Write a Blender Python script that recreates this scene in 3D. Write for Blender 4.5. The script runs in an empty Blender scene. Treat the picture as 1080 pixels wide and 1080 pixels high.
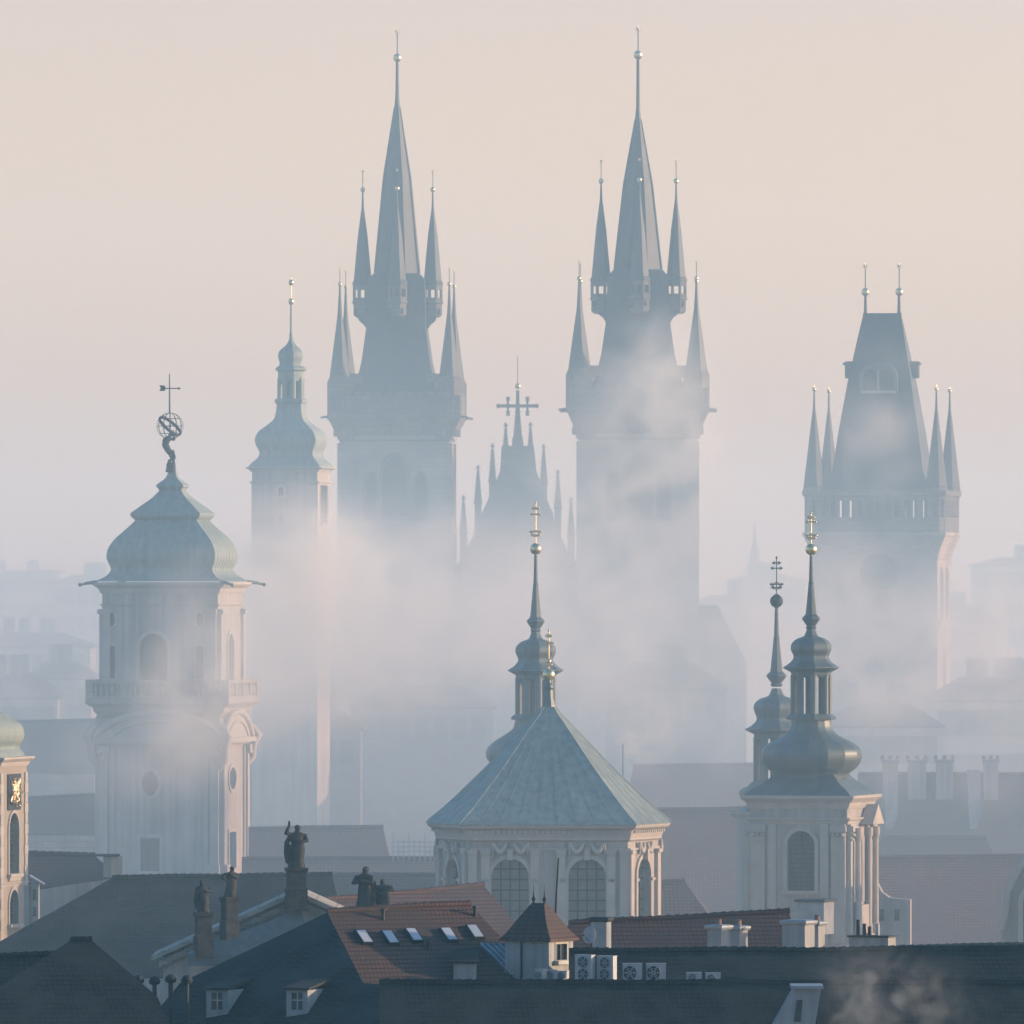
import bpy, math, random
from math import sin, cos, pi, radians, sqrt, atan2
from mathutils import Vector, Matrix
from mathutils.geometry import tessellate_polygon
random.seed(7)
scene = bpy.context.scene
COL = scene.collection

# ------------------------------------------------------------------ camera
F = 11600.0      # focal length in photo pixels (1080 px wide)
H = 40.0         # eye height (m)
HR = 590.0       # photo row of the horizon
cam = bpy.data.cameras.new('camera')
camo = bpy.data.objects.new('camera', cam)
COL.objects.link(camo)
camo.location = (0, 0, H)
camo.rotation_euler = (radians(90), 0, 0)
cam.sensor_width = 36.0
cam.lens = 36.0 * F / 1080.0
cam.shift_y = (HR - 540.0) / 1080.0
cam.clip_start = 1.0
cam.clip_end = 30000.0
scene.camera = camo

# ------------------------------------------------------------------ light
SUN_EL, SUN_AZ = radians(9.5), radians(84.0)    # azimuth clockwise from the view direction (+Y)
w = bpy.data.worlds.new('World')
scene.world = w
w.use_nodes = True
nt = w.node_tree
sky = nt.nodes.new('ShaderNodeTexSky')
sky.sky_type = 'NISHITA'
sky.sun_disc = False
sky.sun_elevation = SUN_EL
sky.sun_rotation = SUN_AZ
sky.altitude = 200
sky.air_density = 1.0
sky.dust_density = 1.6
sky.ozone_density = 3.0
tint = nt.nodes.new('ShaderNodeMix')             # rosy dawn veil over the clear-sky model
tint.data_type = 'RGBA'
tint.blend_type = 'MULTIPLY'
tint.inputs[0].default_value = 1.0
tcw = nt.nodes.new('ShaderNodeTexCoord')
spw = nt.nodes.new('ShaderNodeSeparateXYZ')
nt.links.new(tcw.outputs['Generated'], spw.inputs[0])
rpw = nt.nodes.new('ShaderNodeValToRGB')         # by elevation: rose near the horizon, clear blue overhead
rpw.color_ramp.elements[0].position = 0.0
rpw.color_ramp.elements[0].color = (1.72, 1.31, 0.83, 1)
e_ = rpw.color_ramp.elements.new(0.05)
e_.color = (1.45, 1.005, 1.09, 1)
e_ = rpw.color_ramp.elements.new(0.12)
e_.color = (1.20, 1.04, 1.00, 1)
rpw.color_ramp.elements[3].position = 0.45
rpw.color_ramp.elements[3].color = (0.60, 0.95, 1.10, 1)
nt.links.new(spw.outputs[2], rpw.inputs[0])
nt.links.new(rpw.outputs[0], tint.inputs[7])
nt.links.new(sky.outputs[0], tint.inputs[6])
nt.links.new(tint.outputs[2], nt.nodes['Background'].inputs[0])
nt.nodes['Background'].inputs[1].default_value = 0.12
sl = bpy.data.lights.new('sun', 'SUN')
sl.energy = 2.3
sl.angle = radians(0.5)
sl.color = (1.0, 0.79, 0.54)
so = bpy.data.objects.new('sun', sl)
COL.objects.link(so)
sd = Vector((sin(SUN_AZ) * cos(SUN_EL), cos(SUN_AZ) * cos(SUN_EL), sin(SUN_EL)))
so.rotation_euler = sd.to_track_quat('Z', 'Y').to_euler()
so.location = (300, 300, 300)
scene.view_settings.view_transform = 'Standard'
scene.view_settings.look = 'None'
scene.view_settings.exposure = 1.24
scene.view_settings.gamma = 1.0
cy = scene.cycles
cy.max_bounces = 6
cy.diffuse_bounces = 2
cy.glossy_bounces = 2
cy.transmission_bounces = 2
cy.volume_bounces = 2
cy.volume_step_rate = 1.0
cy.volume_max_steps = 128
cy.use_denoising = True

# ------------------------------------------------------------------ materials
def _mat(name):
    m = bpy.data.materials.new(name)
    m.use_nodes = True
    t = m.node_tree
    return m, t, t.nodes['Principled BSDF']

def N(t, typ, **kw):
    n = t.nodes.new(typ)
    for k, v in kw.items():
        setattr(n, k, v)
    return n

def ramp(t, fac, stops):
    r = N(t, 'ShaderNodeValToRGB')
    e = r.color_ramp.elements
    while len(e) < len(stops):
        e.new(0.5)
    for i, (p, c) in enumerate(stops):
        e[i].position = p
        e[i].color = (*c, 1) if len(c) == 3 else c
    t.links.new(fac, r.inputs[0])
    return r.outputs[0]

def surf(name, c1, c2, rough=0.8, metal=0.0, scale=0.6, bump=0.2, streak=0.0, bscale=6.0, spec=0.3):
    """Weathered surface: two tones of noise, optional vertical rain streaks, fine bump."""
    m, t, p = _mat(name)
    g = N(t, 'ShaderNodeNewGeometry')
    n = N(t, 'ShaderNodeTexNoise')
    n.inputs['Scale'].default_value = scale
    n.inputs['Detail'].default_value = 6
    t.links.new(g.outputs['Position'], n.inputs['Vector'])
    fac = n.outputs['Fac']
    if streak:
        mp = N(t, 'ShaderNodeMapping')
        mp.inputs['Scale'].default_value = (3.0, 3.0, 0.12)
        t.links.new(g.outputs['Position'], mp.inputs['Vector'])
        n2 = N(t, 'ShaderNodeTexNoise')
        n2.inputs['Scale'].default_value = 1.0
        n2.inputs['Detail'].default_value = 4
        t.links.new(mp.outputs[0], n2.inputs['Vector'])
        mx = N(t, 'ShaderNodeMix')
        mx.inputs[0].default_value = streak
        t.links.new(fac, mx.inputs[2])
        t.links.new(n2.outputs['Fac'], mx.inputs[3])
        fac = mx.outputs[0]
    t.links.new(ramp(t, fac, [(0.32, c1), (0.68, c2)]), p.inputs['Base Color'])
    p.inputs['Roughness'].default_value = rough
    p.inputs['Metallic'].default_value = metal
    p.inputs['Specular IOR Level'].default_value = spec
    if bump:
        n3 = N(t, 'ShaderNodeTexNoise')
        n3.inputs['Scale'].default_value = bscale
        n3.inputs['Detail'].default_value = 3
        t.links.new(g.outputs['Position'], n3.inputs['Vector'])
        b = N(t, 'ShaderNodeBump')
        b.inputs['Strength'].default_value = bump
        b.inputs['Distance'].default_value = 0.05
        t.links.new(n3.outputs['Fac'], b.inputs['Height'])
        t.links.new(b.outputs[0], p.inputs['Normal'])
    return m

def stonework(name, c1, c2, mortar, bw=0.9, bh=0.4):
    """Ashlar courses from a brick texture on (x+y, z)."""
    m, t, p = _mat(name)
    g = N(t, 'ShaderNodeNewGeometry')
    sp = N(t, 'ShaderNodeSeparateXYZ')
    t.links.new(g.outputs['Position'], sp.inputs[0])
    ad = N(t, 'ShaderNodeMath', operation='ADD')
    t.links.new(sp.outputs[0], ad.inputs[0]); t.links.new(sp.outputs[1], ad.inputs[1])
    cb = N(t, 'ShaderNodeCombineXYZ')
    t.links.new(ad.outputs[0], cb.inputs[0]); t.links.new(sp.outputs[2], cb.inputs[1])
    br = N(t, 'ShaderNodeTexBrick')
    br.inputs['Scale'].default_value = 1.0
    br.inputs['Brick Width'].default_value = bw
    br.inputs['Row Height'].default_value = bh
    br.inputs['Mortar Size'].default_value = 0.02
    br.inputs['Color1'].default_value = (*c1, 1)
    br.inputs['Color2'].default_value = (*c2, 1)
    br.inputs['Mortar'].default_value = (*mortar, 1)
    t.links.new(cb.outputs[0], br.inputs['Vector'])
    n = N(t, 'ShaderNodeTexNoise')
    n.inputs['Scale'].default_value = 0.35
    n.inputs['Detail'].default_value = 6
    t.links.new(g.outputs['Position'], n.inputs['Vector'])
    mx = N(t, 'ShaderNodeMix', data_type='RGBA', blend_type='MULTIPLY')
    mx.inputs[0].default_value = 1.0
    t.links.new(br.outputs['Color'], mx.inputs[6])
    t.links.new(ramp(t, n.outputs['Fac'], [(0.3, (0.55, 0.55, 0.56)), (0.7, (1.1, 1.08, 1.05))]), mx.inputs[7])
    t.links.new(mx.outputs[2], p.inputs['Base Color'])
    p.inputs['Roughness'].default_value = 0.9
    p.inputs['Specular IOR Level'].default_value = 0.2
    b = N(t, 'ShaderNodeBump')
    b.inputs['Strength'].default_value = 0.4
    b.inputs['Distance'].default_value = 0.03
    t.links.new(br.outputs['Fac'], b.inputs['Height']); b.invert = True
    t.links.new(b.outputs[0], p.inputs['Normal'])
    return m

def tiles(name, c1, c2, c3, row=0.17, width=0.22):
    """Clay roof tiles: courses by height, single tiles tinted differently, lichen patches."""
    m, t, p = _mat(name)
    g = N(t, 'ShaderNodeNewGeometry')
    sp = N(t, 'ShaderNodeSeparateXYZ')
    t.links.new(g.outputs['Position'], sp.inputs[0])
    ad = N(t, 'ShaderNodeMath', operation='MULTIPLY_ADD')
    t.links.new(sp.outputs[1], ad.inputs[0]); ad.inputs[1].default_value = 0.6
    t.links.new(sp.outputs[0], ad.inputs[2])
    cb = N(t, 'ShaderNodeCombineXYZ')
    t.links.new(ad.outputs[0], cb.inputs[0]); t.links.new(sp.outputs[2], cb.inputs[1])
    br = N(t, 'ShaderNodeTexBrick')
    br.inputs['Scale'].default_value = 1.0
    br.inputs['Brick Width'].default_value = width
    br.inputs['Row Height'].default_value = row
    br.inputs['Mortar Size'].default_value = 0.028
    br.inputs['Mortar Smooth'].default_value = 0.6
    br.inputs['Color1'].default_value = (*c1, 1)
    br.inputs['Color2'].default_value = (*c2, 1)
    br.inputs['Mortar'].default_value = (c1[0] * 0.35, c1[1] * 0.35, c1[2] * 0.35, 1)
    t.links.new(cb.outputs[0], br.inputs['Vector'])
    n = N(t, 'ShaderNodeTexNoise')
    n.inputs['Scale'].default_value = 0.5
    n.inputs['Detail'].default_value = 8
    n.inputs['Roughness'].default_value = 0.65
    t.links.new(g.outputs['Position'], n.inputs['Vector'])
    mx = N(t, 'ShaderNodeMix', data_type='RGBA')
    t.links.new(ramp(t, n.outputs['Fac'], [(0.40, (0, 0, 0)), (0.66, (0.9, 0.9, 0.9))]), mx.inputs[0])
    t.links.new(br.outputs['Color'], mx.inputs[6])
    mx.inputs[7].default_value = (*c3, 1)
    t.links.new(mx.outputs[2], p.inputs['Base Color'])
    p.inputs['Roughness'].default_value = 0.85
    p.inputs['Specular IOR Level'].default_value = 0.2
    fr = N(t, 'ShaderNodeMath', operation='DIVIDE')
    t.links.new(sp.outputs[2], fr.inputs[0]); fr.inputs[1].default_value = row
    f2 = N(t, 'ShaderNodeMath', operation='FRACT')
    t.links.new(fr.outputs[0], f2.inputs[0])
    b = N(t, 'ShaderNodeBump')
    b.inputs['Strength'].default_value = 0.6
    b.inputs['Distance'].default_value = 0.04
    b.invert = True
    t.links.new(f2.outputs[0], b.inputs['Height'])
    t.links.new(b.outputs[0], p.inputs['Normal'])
    return m

MT = {}
MT['stone'] = stonework('dark_sandstone', (0.16, 0.145, 0.13), (0.22, 0.20, 0.18), (0.10, 0.09, 0.085))
MT['stone_mid'] = stonework('grey_sandstone', (0.34, 0.315, 0.28), (0.41, 0.38, 0.34), (0.25, 0.23, 0.21))
MT['stone_pale'] = stonework('pale_sandstone', (0.36, 0.33, 0.295), (0.43, 0.395, 0.35), (0.27, 0.25, 0.225))
MT['slate'] = surf('slate_roof', (0.035, 0.04, 0.048), (0.07, 0.075, 0.085), 0.55, scale=0.8, bump=0.3, streak=0.5)
MT['plaster'] = surf('pale_plaster', (0.23, 0.22, 0.205), (0.46, 0.43, 0.395), 0.9, scale=0.45, bump=0.15, streak=0.6)
MT['plaster_warm'] = surf('warm_plaster', (0.27, 0.24, 0.19), (0.35, 0.31, 0.25), 0.9, scale=0.5, bump=0.15, streak=0.55)
MT['trim'] = surf('stone_trim', (0.35, 0.325, 0.29), (0.46, 0.43, 0.385), 0.85, scale=1.2, bump=0.15, streak=0.4)
MT['white'] = surf('white_render', (0.20, 0.197, 0.19), (0.36, 0.355, 0.345), 0.85, scale=0.9, bump=0.1, streak=0.6)
MT['copper'] = surf('verdigris_copper', (0.145, 0.19, 0.182), (0.28, 0.335, 0.305), 0.62, metal=0.1, scale=0.7, bump=0.2, streak=0.7, bscale=2.0, spec=0.5)
MT['copper_dark'] = surf('dark_copper', (0.07, 0.095, 0.10), (0.125, 0.155, 0.155), 0.48, metal=0.25, scale=0.7, bump=0.15, streak=0.6, bscale=2.0, spec=0.5)
MT['gold'] = surf('gilded_metal', (0.66, 0.52, 0.30), (0.80, 0.65, 0.40), 0.36, metal=1.0, scale=3, bump=0.05)
MT['iron'] = surf('wrought_iron', (0.02, 0.022, 0.026), (0.04, 0.042, 0.046), 0.6, metal=0.4, scale=4, bump=0)
MT['statue'] = surf('sooty_stone', (0.018, 0.018, 0.019), (0.05, 0.049, 0.047), 0.9, scale=3.0, bump=0.4)
MT['glass'] = surf('window_glass', (0.02, 0.025, 0.03), (0.05, 0.055, 0.06), 0.12, scale=1.0, bump=0.05, spec=0.6)
MT['glass_sky_paint'] = surf('skylight_glass_painted_sky', (0.34, 0.37, 0.40), (0.46, 0.48, 0.50), 0.08, scale=1.0, bump=0, spec=1.0)  # whitish base colour paints in the bright sky reflected by the panes
MT['leaded'] = surf('leaded_glass', (0.09, 0.10, 0.10), (0.15, 0.155, 0.15), 0.35, scale=1.5, bump=0.1, spec=0.5)
MT['dark'] = surf('dark_opening', (0.012, 0.012, 0.013), (0.03, 0.03, 0.03), 0.9, scale=2, bump=0)
MT['louvre'] = surf('weathered_louvres', (0.05, 0.045, 0.04), (0.09, 0.08, 0.07), 0.9, scale=4, bump=0.2)
MT['tile_red'] = tiles('red_clay_tiles', (0.14, 0.078, 0.062), (0.18, 0.095, 0.074), (0.095, 0.072, 0.063))
MT['tile_clay'] = tiles('old_clay_tiles', (0.27, 0.105, 0.07), (0.34, 0.14, 0.095), (0.18, 0.10, 0.08))
MT['tile_brown'] = tiles('brown_clay_tiles', (0.10, 0.058, 0.049), (0.13, 0.072, 0.060), (0.065, 0.052, 0.048))
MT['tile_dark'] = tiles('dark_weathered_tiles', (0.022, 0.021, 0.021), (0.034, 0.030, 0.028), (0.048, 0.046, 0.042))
MT['tile_pink'] = tiles('faded_clay_tiles', (0.24, 0.13, 0.10), (0.30, 0.16, 0.12), (0.17, 0.13, 0.11))
MT['metal'] = surf('grey_sheet_metal', (0.20, 0.22, 0.24), (0.30, 0.32, 0.34), 0.45, metal=0.3, scale=1.5, bump=0.1)
MT['acwhite'] = surf('white_painted_metal', (0.34, 0.345, 0.35), (0.42, 0.425, 0.43), 0.5, scale=2, bump=0.03)
MT['solar'] = surf('blue_grey_glazing', (0.10, 0.14, 0.19), (0.16, 0.20, 0.26), 0.15, scale=1.2, bump=0, spec=0.8)
MT['brick'] = stonework('chimney_brick', (0.20, 0.10, 0.07), (0.27, 0.14, 0.10), (0.25, 0.22, 0.2), 0.25, 0.08)
MT['ground'] = surf('old_town_ground', (0.10, 0.10, 0.095), (0.17, 0.16, 0.15), 0.9, scale=0.05, bump=0.2, bscale=0.6)

# ------------------------------------------------------------------ mesh helpers
class MB:
    def __init__(self):
        self.v, self.f, self.m, self.s = [], [], [], []
        self.M = Matrix.Identity(4)
    def add(self, vs, fs, mat=0, smooth=False):
        o = len(self.v)
        self.v += [tuple(self.M @ Vector(p)) for p in vs]
        for f in fs:
            self.f.append([o + i for i in f])
            self.m.append(mat); self.s.append(smooth)
    def box(self, c, size, mat=0, rz=0.0):
        x, y, z = [a / 2 for a in size]
        R = Matrix.Rotation(rz, 3, 'Z')
        vs = [Vector(c) + R @ Vector((sx * x, sy * y, sz * z)) for sz in (-1, 1) for sx, sy in ((-1, -1), (1, -1), (1, 1), (-1, 1))]
        self.add(vs, [(3, 2, 1, 0), (4, 5, 6, 7), (0, 1, 5, 4), (1, 2, 6, 5), (2, 3, 7, 6), (3, 0, 4, 7)], mat)
    def loft(self, rings, mat=0, smooth=False, caps=True):
        n = len(rings[0])
        vs = [p for r in rings for p in r]
        fs = []
        for k in range(len(rings) - 1):
            for i in range(n):
                j = (i + 1) % n
                fs.append((k * n + i, k * n + j, (k + 1) * n + j, (k + 1) * n + i))
        self.add(vs, fs, mat, smooth)
        if caps:
            self.add(rings[0], [tuple(reversed(range(n)))], mat)
            self.add(rings[-1], [tuple(range(n))], mat)
    def sq(self, levels, mat=0, c=(0, 0)):
        """levels: (half x, half y, z), square rings"""
        self.loft([[(c[0] - hx, c[1] - hy, z), (c[0] + hx, c[1] - hy, z), (c[0] + hx, c[1] + hy, z), (c[0] - hx, c[1] + hy, z)] for hx, hy, z in levels], mat)
    def lathe(self, prof, n=8, mat=0, c=(0, 0), rot=None, smooth=False):
        """prof: (radius, z) from the bottom up; for small n the radius is to the flat"""
        a0 = pi / n if rot is None else rot
        k = 1 / cos(pi / n) if n <= 12 else 1.0
        self.loft([[(c[0] + r * k * cos(a0 + 2 * pi * i / n), c[1] + r * k * sin(a0 + 2 * pi * i / n), z) for i in range(n)] for r, z in prof], mat, smooth)
    def ball(self, c, r, mat=0, n=16, sz=1.0):
        m = n // 2
        self.loft([[(c[0] + r * sin(pi * k / m) * cos(2 * pi * i / n), c[1] + r * sin(pi * k / m) * sin(2 * pi * i / n), c[2] - r * sz * cos(pi * k / m)) for i in range(n)] for k in range(m + 1)], mat, True, False)
    def tube(self, pts, r, mat=0, n=6, smooth=True):
        pts = [Vector(p) for p in pts]
        rs = r if isinstance(r, (list, tuple)) else [r] * len(pts)
        rings = []
        for i, p in enumerate(pts):
            d = (pts[min(i + 1, len(pts) - 1)] - pts[max(i - 1, 0)]).normalized()
            a = d.orthogonal().normalized() if i == 0 else (a - d * a.dot(d)).normalized()
            b = d.cross(a)
            rings.append([p + (a * cos(2 * pi * k / n) + b * sin(2 * pi * k / n)) * rs[i] for k in range(n)])
        self.loft(rings, mat, smooth)
    def ring(self, c, R, r, mat=0, M=None, n=40, k=5, flat=1.0):
        M = M or Matrix.Identity(3)
        vs, fs = [], []
        for i in range(n):
            a = 2 * pi * i / n
            for j in range(k):
                b = 2 * pi * j / k
                vs.append(Vector(c) + M @ Vector(((R + r * cos(b)) * cos(a), (R + r * cos(b)) * sin(a), r * flat * sin(b))))
        for i in range(n):
            for j in range(k):
                fs.append((i * k + j, ((i + 1) % n) * k + j, ((i + 1) % n) * k + (j + 1) % k, i * k + (j + 1) % k))
        self.add(vs, fs, mat, True)
    def prism(self, poly, thick, mat=0, y0=0.0):
        """poly in (x, z), front face at y0 facing -y, back at y0 + thick"""
        n = len(poly)
        a = [(x, y0, z) for x, z in poly]; b = [(x, y0 + thick, z) for x, z in poly]
        tri = tessellate_polygon([[Vector((x, z, 0)) for x, z in poly]])
        self.add(a, [tuple(t) for t in tri], mat)
        self.add(b, [tuple(reversed(t)) for t in tri], mat)
        self.add(a + b, [(i, n + i, n + (i + 1) % n, (i + 1) % n) for i in range(n)], mat)
    def hole_panel(self, outer, holes, depth, mat=0):
        """flat front wall in (x, z) facing -y at y = 0 with reveals running back by depth"""
        polys = [outer] + holes
        tri = tessellate_polygon([[Vector((x, z, 0)) for x, z in p] for p in polys])
        flat = [(x, 0, z) for p in polys for x, z in p]
        self.add(flat, [tuple(t) for t in tri], mat)
        for p in holes:
            n = len(p)
            a = [(x, 0, z) for x, z in p]; b = [(x, depth, z) for x, z in p]
            self.add(a + b, [(i, (i + 1) % n, n + (i + 1) % n, n + i) for i in range(n)], mat)
    def build(self, name, mats, parent=None, loc=None, rz=0.0):
        me = bpy.data.meshes.new(name)
        me.from_pydata(self.v, [], self.f)
        mats = mats if isinstance(mats, (list, tuple)) else [mats]
        for m in mats:
            me.materials.append(MT[m] if isinstance(m, str) else m)
        me.polygons.foreach_set('material_index', self.m)
        me.polygons.foreach_set('use_smooth', self.s)
        me.update()
        import bmesh
        bm = bmesh.new(); bm.from_mesh(me)
        bmesh.ops.recalc_face_normals(bm, faces=bm.faces)
        bm.to_mesh(me); bm.free()
        o = bpy.data.objects.new(name, me)
        COL.objects.link(o)
        if parent is not None:
            o.parent = parent
        if loc is not None:
            o.location = loc
        o.rotation_euler.z = rz
        return o

def thing(name, label, cat, loc=(0, 0, 0), rz=0.0, group=None):
    o = bpy.data.objects.new(name, None)
    o.empty_display_size = 0.5
    COL.objects.link(o)
    o.location = loc
    o.rotation_euler.z = rz
    return tag(o, label, cat, group)

def tag(o, label=None, cat=None, group=None, kind=None):
    for k, v in (('label', label), ('category', cat), ('group', group), ('kind', kind)):
        if v:
            o[k] = v
    return o

def dup(o, parent=None, loc=None, rz=None):
    c = o.copy(); COL.objects.link(c)
    c.parent = parent
    if loc is not None: c.location = loc
    if rz is not None: c.rotation_euler.z = rz
    for ch in list(o.children):
        dup(ch, c)
    return c

def P(px, py, d):
    return Vector(((px - 540.0) / F * d, d, H - (py - HR) / F * d))

def arch(cx, z0, w, h, kind='round', n=10):
    """outline (x, z) counter-clockwise; h is the total height"""
    hw = w / 2
    if kind == 'rect':
        return [(cx - hw, z0), (cx + hw, z0), (cx + hw, z0 + h), (cx - hw, z0 + h)]
    if kind == 'oval':
        return [(cx + hw * cos(2 * pi * i / 20), z0 + h / 2 + h / 2 * sin(2 * pi * i / 20)) for i in range(20)]
    pts = [(cx - hw, z0), (cx + hw, z0)]
    if kind == 'round':
        zs = z0 + h - hw
        pts += [(cx + hw * cos(pi * i / n), zs + hw * sin(pi * i / n)) for i in range(n + 1)]
    else:                                       # pointed
        rise = w * 0.95
        zs = z0 + h - rise
        for i in range(n + 1):
            a = i / n
            pts.append((cx + hw * (1 - a ** 1.6), zs + rise * sin(a * pi / 2) ** 0.9))
        for i in range(n - 1, -1, -1):
            a = i / n
            pts.append((cx - hw * (1 - a ** 1.6), zs + rise * sin(a * pi / 2) ** 0.9))
    return pts

def grow(poly, d):
    cx = sum(p[0] for p in poly) / len(poly); out = []
    n = len(poly)
    for i in range(n):
        a, b, c = Vector(poly[i - 1]), Vector(poly[i]), Vector(poly[(i + 1) % n])
        n1 = Vector(((b - a).y, -(b - a).x)); n2 = Vector(((c - b).y, -(c - b).x))
        if n1.length < 1e-6: n1 = n2
        if n2.length < 1e-6: n2 = n1
        nn = (n1.normalized() + n2.normalized())
        nn = nn.normalized() / max(0.5, nn.length / 2) if nn.length > 1e-6 else n1.normalized()
        out.append(tuple(b + nn * d))
    return out

FACE = {'front': 0.0, 'right': pi / 2, 'back': pi, 'left': -pi / 2}

def window(parent, M, poly, depth, frame_w=0.12, bars=(1, 3), pane='glass', proud=0.06, sill=True, name='window', fm='trim'):
    """pane (part) with its moulded surround and glazing bars (sub-part)"""
    mb = MB(); mb.M = M
    mb.prism(grow(poly, 0.02), 0.06, 0, depth - 0.05)
    o = mb.build(name, pane, parent)
    fr = MB(); fr.M = M
    n = len(poly)
    if frame_w:
        out = grow(poly, frame_w)
        vs = [(x, -proud, z) for x, z in poly] + [(x, -proud, z) for x, z in out] + [(x, 0.02, z) for x, z in out] + [(x, 0.06, z) for x, z in poly]
        fs = []
        for i in range(n):
            j = (i + 1) % n
            fs += [(i, j, n + j, n + i), (n + i, n + j, 2 * n + j, 2 * n + i), (3 * n + i, 3 * n + j, j, i)]
        fr.add(vs, fs, 0)
    xs = [p[0] for p in poly]; zs = [p[1] for p in poly]
    x0, x1, z0, z1 = min(xs), max(xs), min(zs), max(zs)
    def span(x):            # vertical extent of the outline at x
        ys = []
        for i in range(n):
            (ax, az), (bx, bz) = poly[i], poly[(i + 1) % n]
            if (ax - x) * (bx - x) <= 0 and ax != bx:
                ys.append(az + (bz - az) * (x - ax) / (bx - ax))
        return (min(ys), max(ys)) if len(ys) > 1 else (z0, z1)
    def hspan(z):
        ys = []
        for i in range(n):
            (ax, az), (bx, bz) = poly[i], poly[(i + 1) % n]
            if (az - z) * (bz - z) <= 0 and az != bz:
                ys.append(ax + (bx - ax) * (z - az) / (bz - az))
        return (min(ys), max(ys)) if len(ys) > 1 else (x0, x1)
    t = min(0.07, (x1 - x0) * 0.06)
    for k in range(bars[0]):
        x = x0 + (x1 - x0) * (k + 1) / (bars[0] + 1)
        a, b = span(x)
        fr.box((x, depth - 0.09, (a + b) / 2), (t, 0.06, b - a), 1)
    for k in range(bars[1]):
        z = z0 + (z1 - z0) * (k + 1) / (bars[1] + 1)
        a, b = hspan(z)
        fr.box(((a + b) / 2, depth - 0.085, z), (b - a, 0.05, t), 1)
    if sill:
        fr.box(((x0 + x1) / 2, -0.1, z0 - 0.09), (x1 - x0 + 2 * frame_w + 0.2, 0.26, 0.16), 0)
    if fr.f:
        fr.build('frame', [fm, 'iron'], o)
    return o

def tower_wall(parent, hx, hy, z0, z1, mat, openings, depth=0.35, name='wall', extra=None):
    """four walls with real openings. openings: {face: [(poly, window kwargs)]}"""
    mb = MB()
    todo = []
    for face, a in FACE.items():
        hw, off = (hx, hy) if face in ('front', 'back') else (hy, hx)
        M = Matrix.Rotation(a, 4, 'Z') @ Matrix.Translation((0, -off, 0))
        mb.M = M
        ops = openings.get(face, [])
        mb.hole_panel([(-hw, z0), (hw, z0), (hw, z1), (-hw, z1)], [o[0] for o in ops], depth)
        todo += [(M, o) for o in ops]
    mb.M = Matrix.Identity(4)
    mb.add([(-hx, -hy, z1), (hx, -hy, z1), (hx, hy, z1), (-hx, hy, z1)], [(0, 1, 2, 3)])
    if extra:
        extra(mb)
    wl = mb.build(name, mat, parent)
    for M, (poly, kw) in todo:
        window(parent, M, poly, depth, **kw)
    return wl

def cornice(mb, hx, hy, z, h, out, mat=0, c=(0, 0)):
    mb.sq([(hx + out * 0.15, hy + out * 0.15, z), (hx + out * 0.3, hy + out * 0.3, z + h * 0.25), (hx + out * 0.4, hy + out * 0.4, z + h * 0.45), (hx + out * 0.85, hy + out * 0.85, z + h * 0.7), (hx + out, hy + out, z + h * 0.8), (hx + out, hy + out, z + h)], mat, c)

def spline(prof, k=4):
    """Catmull-Rom through (r, z) points so that curved roofs read as curves"""
    out = []
    n = len(prof)
    for i in range(n - 1):
        p0, p1, p2, p3 = prof[max(i - 1, 0)], prof[i], prof[i + 1], prof[min(i + 2, n - 1)]
        for j in range(k):
            t = j / k
            out.append(tuple(0.5 * (2 * p1[a] + (p2[a] - p0[a]) * t + (2 * p0[a] - 5 * p1[a] + 4 * p2[a] - p3[a]) * t * t + (3 * p1[a] - p0[a] - 3 * p2[a] + p3[a]) * t ** 3) for a in (0, 1)))
    out.append(prof[-1])
    return [(max(r, 0.004), z) for r, z in out]

def star(mb, c, r, mat=0, n=8):
    mb.ball(c, r * 0.38, mat, 8)
    for i in range(n):
        a = 2 * pi * i / n
        d = Vector((cos(a), 0, sin(a)))
        mb.tube([Vector(c) + d * r * 0.2, Vector(c) + d * r], [r * 0.17, r * 0.03], mat, 5)

def finial(name, parent, loc, ball_r, rod_h, star_r, rod_r=0.04, mats=('gold', 'iron')):
    mb = MB()
    mb.ball((0, 0, 0), ball_r, 0, 16, 1.05)
    mb.tube([(0, 0, ball_r * 0.9), (0, 0, ball_r + rod_h)], rod_r, 1, 6)
    star(mb, (0, 0, ball_r + rod_h + star_r * 0.6), star_r, 0)
    return mb.build(name, list(mats), parent, loc)

def cross(mb, c, h, w, r, mat=0, bars=((0.62, 1.0),)):
    """ornate metal cross with knobs at the ends"""
    c = Vector(c)
    mb.tube([c, c + Vector((0, 0, h))], r, mat, 6)
    mb.ball(c + Vector((0, 0, h)), r * 2, mat, 8)
    for f, k in bars:
        z = h * f
        mb.tube([c + Vector((-w * k, 0, z)), c + Vector((w * k, 0, z))], r, mat, 6)
        for sx in (-1, 1):
            e = c + Vector((sx * w * k, 0, z))
            mb.ball(e, r * 2, mat, 8)
            for dz in (-1, 1):
                mb.ball(e + Vector((-sx * r * 2.5, 0, dz * r * 2.2)), r * 1.2, mat, 6)

# ------------------------------------------------------------------ the setting
g = MB()
g.add([(-3800, -40, 0), (3800, -40, 0), (3800, 7900, 0), (-3800, 7900, 0)], [(0, 1, 2, 3)])
tag(g.build('ground', 'ground'), kind='structure')

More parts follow.
